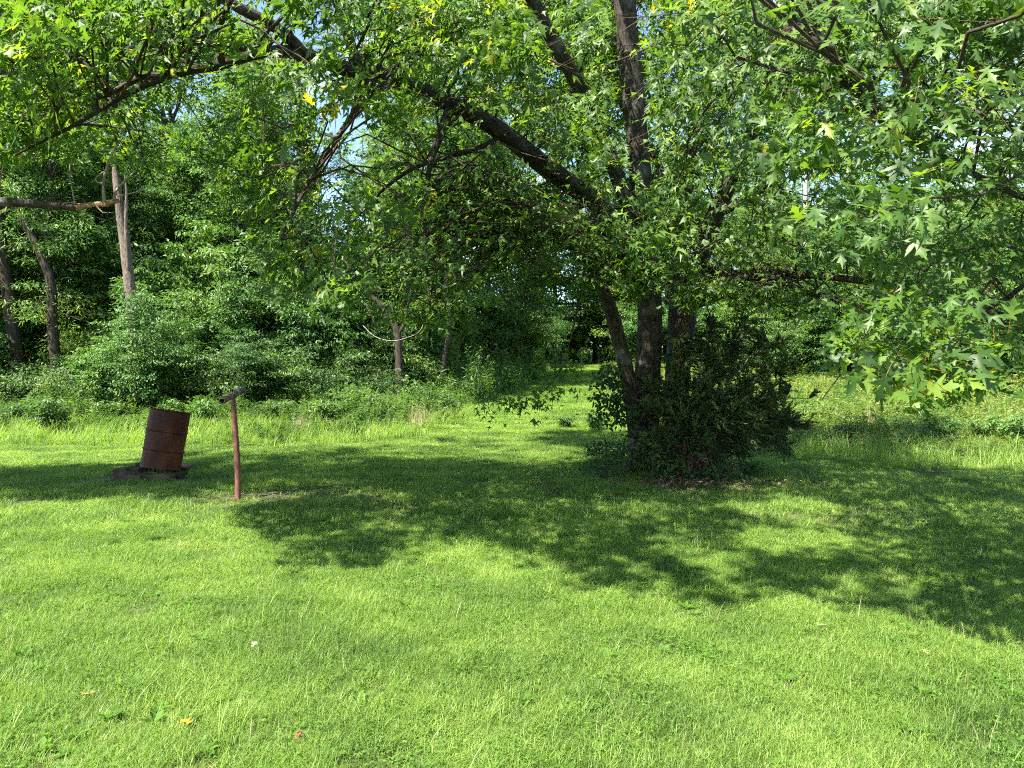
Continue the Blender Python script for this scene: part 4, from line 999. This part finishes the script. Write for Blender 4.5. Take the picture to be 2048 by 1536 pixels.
barrel = empty('rusted_barrel', db); tag(barrel, 'tilted rusty brown steel barrel standing on stones at the left of the lawn', 'barrel')
barrel.rotation_euler = (R(-2.2), R(9.0), R(20))
HB, RB = .865, .283
prof = [(RB + .004, 0), (RB + .006, .012), (RB - .001, .02)]
for z in np.linspace(.035, HB - .03, 46):
    prof.append((RB, z))
prof += [(RB, HB)]
bb = Buf(); revolve(bb, prof, 64, .0022, 3); bdy = add('body', bb.mesh('body', M['drum']), barrel)
for zf in (.315, .645):
    hb = Buf(); revolve(hb, [(RB - .003, HB * zf - .020), (RB + .006, HB * zf - .012), (RB + .0155, HB * zf - .003), (RB + .0155, HB * zf + .004), (RB + .006, HB * zf + .013), (RB - .003, HB * zf + .021)], 64)
    add('rolling_hoop', hb.mesh('rolling_hoop', M['drum']), barrel)
rb = Buf(); th = np.linspace(0, 2 * np.pi, 65)
tube(rb, np.column_stack([(RB + .003) * np.cos(th), (RB + .003) * np.sin(th), np.full(65, HB), np.full(65, .007)]), 8, closed_end=False)
add('rim', rb.mesh('rim', M['drum']), barrel)
ib = Buf(); revolve(ib, [(.001, .03), (RB - .012, .03), (RB - .008, .2), (RB - .008, HB - .002)], 48); add('liner', ib.mesh('liner', M['drum_in']), barrel)['label'] = 'sooty inside of the open barrel'

def stone(px_, py_, w, hgt, dpt, rz, mat, label, seed, name='stone_block', z0=None, tilt=0.0, flat=.0):
    g = np.random.default_rng(seed)
    import bmesh
    bm = bmesh.new(); bmesh.ops.create_cube(bm, size=1)
    for v in bm.verts: v.co = Vector((v.co.x * w, v.co.y * dpt, v.co.z * hgt))
    bmesh.ops.bevel(bm, geom=bm.edges[:], offset=min(hgt, w, dpt) * .2, segments=2, affect='EDGES', profile=.6)
    bmesh.ops.subdivide_edges(bm, edges=[e for e in bm.edges if e.calc_length() > .06], cuts=3, use_grid_fill=True)
    ph = g.uniform(0, 6, 6)
    for v in bm.verts:
        c = v.co
        k = .020 * (math.sin(c.x * 14 + ph[0]) + math.sin(c.y * 17 + ph[1]) + math.sin(c.z * 23 + c.x * 19 + ph[2])) * (1 - flat)
        v.co += v.normal * k * .5 + Vector(g.normal(0, .003, 3))
    me = bpy.data.meshes.new(name); bm.to_mesh(me); bm.free(); me.materials.append(M[mat])
    for p_ in me.polygons: p_.use_smooth = True
    p = ground_at(px_, py_)
    o = add(name, me, None, (p[0], p[1], (p[2] + hgt * .28) if z0 is None else z0), (tilt, 0, rz))
    return tag(o, label, 'stone', 'stones under the barrel')
stone(261, 959, .40, .11, .22, .06, 'stone', 'long brown stone block, front left of the barrel base', 1)
stone(318, 960, .44, .115, .22, -.04, 'stone', 'squared brown stone block, front centre of the barrel base', 2)
stone(357, 958, .12, .10, .2, .2, 'dark_stone', 'small dark stone at the right end of the front row', 3)
stone(237, 948, .19, .12, .2, .5, 'stone', 'small rounded stone behind the left end of the front row', 4)
stone(270, 945, .26, .12, .2, -.2, 'stone', 'grey-brown stone tucked behind the long front block', 5)
gp = ground_at(345, 948)
stone(345, 946, .56, .035, .34, .05, 'slab', 'thin reddish slab lying under the right side of the barrel', 6, 'stone_slab', z0=float(db[2]) - .052, flat=.7)
stone(352, 942, .40, .12, .25, .1, 'dark_stone', 'dark stone under the reddish slab', 8, z0=float(gp[2]) + .035)
stone(300, 941, .32, .12, .26, .0, 'dark_stone', 'black block in the gap under the barrel', 7, 'black_block', z0=float(gp[2]) + .085)  # near-black block filling the gap between barrel and stones

# ------------------------------------------------------------------ pipe post
pb_ = ground_at(476, 1001)
post = empty('pipe_post', pb_); tag(post, 'rusty steel pipe post with a short open cross pipe on top', 'post')
topp = P(466.5, 796, 9.1)
b_ = Buf(); pth = smooth_path(np.array([[*(pb_ + np.array([0, 0, -.12])), .036], [*(pb_ + (topp - pb_) * .3 + np.array([.012, 0, 0])), .036], [*(pb_ + (topp - pb_) * .7 + np.array([.004, 0, 0])), .035], [*(pb_ + (topp - pb_) * .93), .032], [*(topp + np.array([0, 0, .0])), .026]]), .05)
tube(b_, pth, 16, .018); part('shaft', b_, M['post'], post)
f0, f1 = P(443.5, 799, 8.72), P(487, 776.5, 9.42)
mid = (f0 + f1) / 2; sh = topp + np.array([0, 0, .018]) - (f0 + (f1 - f0) * .52)
f0 = f0 + sh * .5; f1 = f1 + sh * .5
cb_ = Buf(); ax = unit(f1 - f0); Lc = np.linalg.norm(f1 - f0)
sd = unit(np.cross(ax, [0, 0, 1.])); upv = np.cross(sd, ax)
th = np.linspace(0, 2 * np.pi, 29)[:-1]
ring = lambda c, r: c + r * (np.cos(th)[:, None] * sd + np.sin(th)[:, None] * upv)
rings = [ring(f0 + ax * .25, .031), ring(f0 + ax * .002, .031), ring(f0, .0355), ring(f0 + ax * .004, .0385)] + [ring(f0 + ax * Lc * s, .0385 + .0006 * math.sin(s * 40)) for s in np.linspace(.05, .98, 14)] + [ring(f1, .0385), ring(f1, .031), ring(f1 - ax * .25, .031)]
Vr = np.concatenate(rings); n_ = len(th); i = np.arange(len(rings) - 1)[:, None] * n_ + np.arange(n_)[None]; j = np.arange(len(rings) - 1)[:, None] * n_ + (np.arange(n_)[None] + 1) % n_
cb_.put(Vr, np.stack([i, j, j + n_, i + n_], -1).reshape(-1, 4))
part('cross_pipe', cb_, M['bar'], post)

# ------------------------------------------------------------------ grass and weeds
hidden = bpy.data.collections.new('grass_pieces')     # not linked: only drawn through the scatterers
def scatter(name, label, cat, pieces, pts, rotz, tilt, scl, idx, kind_='stuff'):
    c = bpy.data.collections.new(name + '_pieces')
    for k, me in enumerate(pieces):
        c.objects.link(bpy.data.objects.new(f'{name}_piece_{k:02d}', me))
    me = bpy.data.meshes.new(name); me.vertices.add(len(pts)); me.vertices.foreach_set('co', np.asarray(pts, np.float32).ravel())
    for nm, ty, v in (('rot', 'FLOAT_VECTOR', np.column_stack([tilt, rotz])), ('scl', 'FLOAT_VECTOR', scl), ('idx', 'INT', idx)):
        a = me.attributes.new(nm, ty, 'POINT')
        a.data.foreach_set('vector' if ty == 'FLOAT_VECTOR' else 'value', np.asarray(v, np.float32 if ty != 'INT' else np.int32).ravel())
    me.update()
    o = add(name, me); tag(o, label, cat, kind=kind_)
    ng = bpy.data.node_groups.new(name, 'GeometryNodeTree')
    ng.interface.new_socket('Geometry', in_out='INPUT', socket_type='NodeSocketGeometry'); ng.interface.new_socket('Geometry', in_out='OUTPUT', socket_type='NodeSocketGeometry')
    N_, L_ = ng.nodes, ng.links
    gi, go = N_.new('NodeGroupInput'), N_.new('NodeGroupOutput')
    ci = N_.new('GeometryNodeCollectionInfo'); ci.inputs['Collection'].default_value = c; ci.inputs['Separate Children'].default_value = True; ci.inputs['Reset Children'].default_value = True
    ip = N_.new('GeometryNodeInstanceOnPoints'); ip.inputs['Pick Instance'].default_value = True
    def attr(nm, dt):
        a = N_.new('GeometryNodeInputNamedAttribute'); a.data_type = dt; a.inputs['Name'].default_value = nm
        return next(s for s in a.outputs if s.enabled and s.name == 'Attribute')
    L_.new(gi.outputs[0], ip.inputs['Points']); L_.new(ci.outputs[0], ip.inputs['Instance'])
    L_.new(attr('idx', 'INT'), ip.inputs['Instance Index']); L_.new(attr('rot', 'FLOAT_VECTOR'), ip.inputs['Rotation']); L_.new(attr('scl', 'FLOAT_VECTOR'), ip.inputs['Scale'])
    L_.new(ip.outputs[0], go.inputs[0])
    md = o.modifiers.new('scatter', 'NODES'); md.node_group = ng
    return o

def blades(buf, g, n, rad, hgt, wid, bend, seg=2, tone=.5, tvar=.2, sq=True, upright=0.0):
    """n curved grass blades over a square or disc of the given radius."""
    if sq: xy = g.uniform(-rad, rad, (n, 2))
    else:
        a = g.uniform(0, 6.283, n); r_ = rad * g.uniform(0, 1, n) ** .6; xy = np.column_stack([r_ * np.cos(a), r_ * np.sin(a)])
    a = g.uniform(0, 6.283, n); hh = g.uniform(*hgt, n); bd = g.uniform(*bend, n) * hh
    d = np.column_stack([np.cos(a), np.sin(a), np.zeros(n)]); s = np.column_stack([-np.sin(a + g.uniform(-.8, .8, n)), np.cos(a), np.zeros(n)]); s = unit(s)
    w = g.uniform(*wid, n)
    rows = []
    p0 = np.column_stack([xy, np.full(n, -.005)])
    for k in range(seg + 1):
        t = k / seg
        c = p0 + d * (bd * t * t)[:, None] + np.array([0, 0, 1]) * (hh * (t - .25 * t * t * np.clip(bd / hh, 0, 2)))[:, None]
        if k < seg:
            ww = (w * (1 - .55 * t) * .5)[:, None]
            rows += [c - s * ww, c + s * ww]
        else: rows.append(c)
    V = np.stack(rows, 1); k_ = V.shape[1]
    tri = []
    for k in range(seg - 1):
        a_, b_, c_, d_ = 2 * k, 2 * k + 1, 2 * k + 2, 2 * k + 3
        tri += [(a_, b_, d_), (a_, d_, c_)]
    tri.append((2 * seg - 2, 2 * seg - 1, 2 * seg))
    Fc = (np.arange(n)[:, None, None] * k_ + np.array(tri)[None]).reshape(-1, 3)
    buf.put(V.reshape(-1, 3), Fc, None, np.repeat(np.clip(tone + g.normal(0, tvar, n), 0, 1), k_))

def lawn_piece(seed, rad, n, hgt, wid, seg):
    g = np.random.default_rng(seed); b = Buf()
    blades(b, g, n, rad, hgt, wid, (.2, 1.5), seg, .48, .30)
    blades(b, g, n // 4, rad, (hgt[0] * .6, hgt[1] * .6), wid, (.8, 2.2), seg, .25, .2)
    return b.mesh('lawn_tuft', M['grass'], smooth=True)
def clover_piece(seed, rad, n, leaf):
    g = np.random.default_rng(seed); b = Buf()
    p = np.column_stack([g.uniform(-rad, rad, (n, 2)), g.uniform(.02, .055, n)])
    for k in range(3):
        a = g.uniform(0, 6.28, n) if k == 0 else a + 2.1
        tip = np.column_stack([np.cos(a), np.sin(a), g.normal(-.05, .2, n)])
        put_leaves(b, KITE * np.array([1, 1.7, 1]), KITE_T, p, tip, np.array([0, 0, 1.]) + g.normal(0, .25, (n, 3)), g.uniform(.7, 1.2, n) * leaf, np.clip(g.normal(.5, .2, n), 0, 1))
    return b.mesh('clover_tuft', M['clover'], smooth=False)
def tuft_piece(seed, n, hgt, wid, rad, mat, bend=(.3, 1.1), tone=.55):
    g = np.random.default_rng(seed); b = Buf(); blades(b, g, n, rad, hgt, wid, bend, 4, tone, .15, sq=False)
    return b.mesh('grass_tuft', M[mat], smooth=True)
near_p = [lawn_piece(s, .17, 520, (.025, .070), (.0018, .0036), 3) for s in range(6)]
clov_p = [clover_piece(40 + s, .13, 34, .012) for s in range(3)]
long_p = [tuft_piece(60 + s, 12, (.06, .16), (.0025, .005), .06, 'grass', tone=.68) for s in range(4)] 
stalk_p = [tuft_piece(70 + s, 3, (.10, .20), (.0018, .0030), .03, 'straw', (.1, .7)) for s in range(3)]
def rosette(seed):
    g = np.random.default_rng(seed); b = Buf(); n = 9; a = np.arange(n) * 2.4 + g.uniform(0, 1, n)
    put_leaves(b, KITE, KITE_T, np.column_stack([.008 * np.cos(a), .008 * np.sin(a), np.full(n, .012)]), np.column_stack([np.cos(a), np.sin(a), g.uniform(.1, .8, n)]), np.array([0, 0, 1.]) + g.normal(0, .15, (n, 3)), g.uniform(.035, .075, n), g.uniform(0, .7, n))
    return b.mesh('broad_weed', M['clover'], smooth=False)
ros_p = [rosette(400 + s) for s in range(3)]
far_p = [lawn_piece(80 + s, .30, 420, (.03, .085), (.004, .008), 2) for s in range(5)]
gg = np.random.default_rng(90)
def in_view(x, y, m=.12):
    return np.abs(x) < (y * (1024 / F) * (1 + m) + .35)
pts, idx, scl = [], [], []
def rows_of(n, ylo, yhi, ids, s, zs=(1, 1), thin=True, mask=None):
    x = gg.uniform(-1, 1, n) * (yhi * .80 + .3); y = np.sqrt(gg.uniform(ylo ** 2, yhi ** 2, n))
    x = gg.uniform(-1, 1, n) * (y * .80 + .35)
    ok = np.ones(n, bool)
    if thin: ok &= gg.uniform(0, 1, n) > bareness(x, y) * .85
    if mask is not None: ok &= mask(x, y)
    x, y = x[ok], y[ok]
    hm = 1 + .28 * np.sin(x * 2.1 + 1.3 * np.sin(y * 1.7)) * np.sin(y * 2.6 + x)
    sz = gg.uniform(*zs, len(x)) * hm * (1 - .4 * np.clip(bareness(x, y), 0, 1))
    pts.append(np.column_stack([x, y, gz(x, y)])); idx.append(gg.choice(ids, len(x))); sxy = gg.uniform(.9, 1.15, len(x)) * s
    scl.append(np.column_stack([sxy, sxy, sz * s]))
def edge_left(x):                                     # where mown grass meets the weeds, as a distance
    return np.interp(x, [-16, -8, -4, -2.2, -1, 3.5, 5, 7, 10, 16], [18.2, 17.6, 17.8, 19.5, 27, 30, 15.8, 14.2, 13.8, 13.6])
def lane(x, y):                                       # the mown way that leads between woods and field
    c = np.interp(y, [15, 20, 27, 36, 50], [1.2, 1.3, 1.6, 2.8, 4.6]); w = np.interp(y, [15, 20, 27, 36, 50], [4, 2.6, 2.2, 1.9, 1.7])
    return np.abs(x - c) < w
mown = lambda x, y: (y < edge_left(x) + .3 * np.sin(x * 3)) | ((y > 14) & lane(x, y))
n0 = len(near_p); n1 = n0 + len(clov_p); n2_ = n1 + len(long_p); n3 = n2_ + len(stalk_p); n4 = n3 + len(far_p); n5 = n4 + len(ros_p)
rows_of(2000, 2.4, 7.4, range(n0), 1.0, (.75, 1.25)); rows_of(520, 2.4, 8, range(n0, n1), 1.0, (.8, 1.2)); rows_of(560, 2.4, 8, range(n1, n2_), 1.0, (.5, 1.1)); rows_of(330, 2.4, 9, range(n2_, n3), 1.0, (.6, 1.2))
rows_of(330, 2.4, 8, range(n4, n5), 1.0, (.8, 1.3)); rows_of(3400, 6.5, 19.5, range(n3, n4), 1.0, (.75, 1.15), mask=mown); rows_of(14000, 18.5, 50, range(n3, n4), 1.7, (.5, .8), mask=lambda x, y: mown(x, y) & (x > -4) & (x < 9)); rows_of(900, 7.5, 19, range(n1, n2_), 1.1, (.5, 1.0), mask=mown); rows_of(260, 8, 19, range(n2_, n3), 1.2, (.6, 1.0), mask=mown)
def rough_edge(x, y):
    d_ = y - edge_left(x); return (d_ > -2.2) & (d_ < 3.0) & ~((y > 19.5) & lane(x, y))
rows_of(9000, 12, 24, range(n1, n2_), 2.4, (.6, 1.5), mask=rough_edge)
pts_ = np.concatenate(pts); n = len(pts_)
scatter('lawn_grass', 'short sunlit green lawn grass with clover and a few pale stalks', 'grass', near_p + clov_p + long_p + stalk_p + far_p + ros_p, pts_, gg.uniform(0, 6.28, n), gg.normal(0, .04, (n, 2)), np.concatenate(scl), np.concatenate(idx))

# tall weeds: pieces about 0.5 m wide
def weed_piece(seed, mat, nst, hgt, leaf, grassy, tmpl=(KITE, KITE_T)):
    g = np.random.default_rng(seed); b = Buf()
    if grassy: blades(b, g, grassy, .32, (hgt[0] * .6, hgt[1] * 1.05), (.006, .013), (.2, .9), 3, .6, .2)
    for k in range(nst):
        h_ = g.uniform(*hgt); x, y = g.uniform(-.28, .28, 2); a = g.uniform(0, 6.28); ld = np.array([math.cos(a), math.sin(a), 0]) * h_ * g.uniform(.05, .4)
        tt = np.linspace(0, 1, 4)[:, None]; c = np.array([x, y, -.03]) + ld * tt ** 1.5 + np.array([0, 0, h_]) * tt
        tube(b, np.column_stack([c, np.linspace(.006, .002, 4)]), 3, A=.5, closed_end=False)
        m = int(16 * h_ / .6) + 8
        u = g.uniform(.15, 1.02, m); p = np.array([x, y, 0]) + ld * (u ** 1.5)[:, None] + np.array([0, 0, h_]) * u[:, None] + g.normal(0, .02, (m, 3))
        an = g.uniform(0, 6.28, m); tip = np.column_stack([np.cos(an), np.sin(an), g.normal(.05, .35, m)])
        put_leaves(b, tmpl[0], tmpl[1], p, tip, np.array([0, 0, 1.]) + g.normal(0, .35, (m, 3)), g.uniform(.6, 1.3, m) * leaf, np.clip(g.normal(g.uniform(.3, .7), .15, m), 0, 1))
    return b.mesh('weed_tuft', M[mat], smooth=False)
wl_p = [weed_piece(300 + s, 'weed', 12, (.25, .62), .085, 40) for s in range(4)] + [weed_piece(310 + s, 'weed', 16, (.3, .75), .11, 14, (SLIM, SLIM_T)) for s in range(3)] + [weed_piece(320, 'field', 4, (.3, .6), .07, 110)]
def field_of(n, fx, fy, mask, zs, s):
    x = gg.uniform(*fx, n); y = gg.uniform(*fy, n); ok = mask(x, y) & in_view(x, y, .1); x, y = x[ok], y[ok]
    hm = 1 + .35 * np.sin(x * 1.1 + 2 * np.sin(y * .6)) * np.sin(y * 1.4 + .5 * x)
    return np.column_stack([x, y, gz(x, y)]), np.column_stack([np.full(len(x), s), np.full(len(x), s), gg.uniform(*zs, len(x)) * hm * s])
p_, s_ = field_of(2600, (-20, 2.5), (17.0, 27), lambda x, y: ~mown(x, y) & (y < 27.5) & (np.sin(x * 1.7 + 1.5 * np.sin(y * 1.1)) + np.sin(y * 2.3 - x * .8) > -1.35 + gg.uniform(-.5, .4, len(x))), (.35, 1.45), 1.05)
n = len(p_); ed = np.clip((p_[:, 1] - edge_left(p_[:, 0])) / 3.2, .18, 1); s_[:, 2] *= ed
scatter('tall_weeds', 'tall leafy green weeds between the lawn and the woods', 'weeds', wl_p, p_, gg.uniform(0, 6.28, n), gg.normal(0, .07, (n, 2)), s_, gg.integers(0, len(wl_p), n))
wf_p = [weed_piece(330 + s, 'field', 10, (.2, .5), .085, 70) for s in range(4)] + [weed_piece(340 + s, 'weed', 10, (.2, .5), .09, 40) for s in range(2)] + [weed_piece(350, 'field', 2, (.3, .6), .06, 160)]
p_, s_ = field_of(4200, (1.5, 36), (13.4, 46), lambda x, y: ~mown(x, y), (.5, 1.1), 1.25)
p_ = p_[:]; n = len(p_); ed = np.clip((p_[:, 1] - edge_left(p_[:, 0])) / 1.5, .35, 1); s_[:, 2] *= ed
scatter('field_weeds', 'sunlit yellow-green weeds and dry grass in the field right of the maple', 'weeds', wf_p, p_, gg.uniform(0, 6.28, n), gg.normal(0, .07, (n, 2)), s_, gg.integers(0, len(wf_p), n))
# dark low growth on the floor of the woods
p_, s_ = field_of(1700, (-26, 4), (26, 42), lambda x, y: ~mown(x, y), (.7, 1.4), 1.7); n = len(p_)
scatter('woodland_floor_plants', 'shaded leafy ground cover between the trunks of the woods', 'undergrowth', wl_p[:7], p_, gg.uniform(0, 6.28, n), gg.normal(0, .07, (n, 2)), s_, gg.integers(0, 7, n))

# single weeds that stand out
def weed_plant(seed, H, Rm, nst, leaf, per, mat, tmpl):
    g = np.random.default_rng(seed); st, fo = Buf(), Buf()
    for k in range(nst):
        a = k * 2.4 + g.uniform(-.3, .3); out = np.array([math.cos(a), math.sin(a), 0]); h_ = H * g.uniform(.6, 1.05)
        t = np.linspace(0, 1, 6)[:, None]; c = out * Rm * g.uniform(.2, .9) * t ** 1.3 + np.array([0, 0, h_]) * (t - .12 * t ** 3); c[0, 2] = -.04
        tube(st, np.column_stack([c, np.linspace(.008, .002, 6)]), 4, closed_end=False)
        for q in range(8):
            u = g.uniform(.25, 1); cc = np.array([np.interp(u, t[:, 0], c[:, j]) for j in range(3)]) + g.normal(0, .04, 3)
            clump_leaves(fo, cc, out, .13, .03, per, g, leaf, tmpl, base_r=g.uniform(.3, .8))
    return st.mesh('stem', M['weed']), fo.mesh('foliage', M[mat], smooth=False)
WP = [weed_plant(1, .85, .5, 16, .085, 14, 'weed', (SLIM * np.array([1, 1.5, 1]), SLIM_T)), weed_plant(2, .75, .45, 14, .095, 11, 'weed', (KITE, KITE_T)), weed_plant(3, .8, .4, 14, .08, 12, 'shrub', (KITE, KITE_T))]
for px_, py_, k, s_, lab in [
    (100, 866, 0, 1.25, 'spreading leafy weed at the far left of the lawn edge'), (45, 850, 1, .9, 'small weed by the left frame edge'), (215, 846, 1, 1.0, 'leafy weed left of the barrel among the tall weeds'), (345, 842, 2, 1.0, 'dark leafy weed right behind the barrel top'),
    (412, 852, 2, 1.15, 'dark green weed between barrel and pipe post'), (560, 848, 0, .95, 'leafy weed just right of the pipe post'), (655, 850, 1, 1.1, 'bushy weed left of the bright weed mound'), (700, 838, 0, 1.35, 'bright green weed mound at the wood edge, tallest along the lawn'),
    (745, 842, 1, 1.0, 'green weed right of the bright weed mound'), (1190, 862, 2, .7, 'low weed clump left of the maple foot'), (1130, 858, 1, .6, 'low leafy weed beside the grassy lane'), (1700, 892, 1, .8, 'low weed at the field edge right of the cedar'),
    (1785, 880, 0, .8, 'upright pinnate weed in the sunny field'), (1890, 892, 2, 1.0, 'dark leafy weed at the field edge near the right side'), (1965, 888, 2, .95, 'dark bushy weed between two others at the right'), (2030, 894, 2, 1.0, 'dark weed cut by the right frame edge')]:
    g_ = ground_at(px_, py_)
    root = empty('weed_plant', g_ + np.array([0, 0, -.02]), px_ * .37); root.scale = (s_, s_, s_)
    tag(root, lab, 'weed', 'single weeds along the edge of the lawn')
    add('stems', WP[k][0], root)['kind'] = 'stuff'; add('foliage', WP[k][1], root)['kind'] = 'stuff'
def dry_tuft(px_, py_, s_, lab, seed):
    g = np.random.default_rng(seed); b = Buf(); blades(b, g, 130, .22, (.3, .75), (.004, .009), (.1, .6), 4, .45, .25, sq=False)
    o = add('dry_grass_tuft', b.mesh('dry_grass_tuft', M['straw']), None, ground_at(px_, py_), None, s_); tag(o, lab, 'grass tuft', 'tufts of dry grass')
dry_tuft(838, 862, 1.3, 'tuft of tall tan dry grass at the end of the weed edge', 1); dry_tuft(598, 868, .9, 'pale dry grass tuft right of the pipe post', 2); dry_tuft(1740, 860, 1.0, 'pale dry grass tuft in the sunny field', 3)

# fallen leaves on the lawn
def fallen(px_, py_, s_, c_, lab, seed, cat='leaf'):
    g = np.random.default_rng(seed)
    V = MAPLE.copy(); V[:, 2] = .25 * V[:, 1] ** 2 + .12 * np.sin(V[:, 0] * 4 + seed) + .10 * V[:, 0]
    m = leaf_mat('fallen_leaf', [(0, c_), (1, tuple(min(1, v * 1.5) for v in c_))], (1.1, 1, .8), .6, .2)
    me = make_mesh('fallen_leaf', V, [MAPLE_T], m, attrs={'rnd': g.uniform(0, 1, len(V))}, smooth=False)
    p = ground_at(px_, py_)
    o = add('fallen_leaf', me, None, (p[0], p[1], p[2] + .028), (g.uniform(-.2, .2), g.uniform(-.2, .2), g.uniform(0, 6.28)), s_)
    tag(o, lab, cat, 'fallen leaves on the lawn')
fallen(378, 1462, .075, (.45, .17, .01), 'curled orange leaf lying on the sunny grass at lower left', 1)
fallen(603, 1476, .055, (.20, .055, .03), 'small reddish-brown leaf on the grass at the bottom', 2)
fallen(187, 1394, .07, (.40, .22, .05), 'tan leaf sliver on the grass left of the orange leaf', 3)
fallen(1635, 1256, .055, (.42, .40, .34), 'white leaf on the grass at the shade edge', 4)
fallen(1098, 1190, .06, (.50, .47, .36), 'pale leaf standing out on the grass in the middle', 5)
fallen(505, 1302, .05, (.34, .28, .22), 'pale pinkish leaf on the sunny lawn left of centre', 6)
fallen(1845, 1310, .055, (.42, .27, .14), 'tan leaf on the grass at lower right', 7)
fallen(1845, 1250, .045, (.40, .38, .33), 'small white leaf by the long grass at right', 8)
tris = sum(len(m.loops) - 2 * len(m.polygons) for m in bpy.data.meshes)
print('TRIS', tris, 'objects', len(bpy.data.objects))
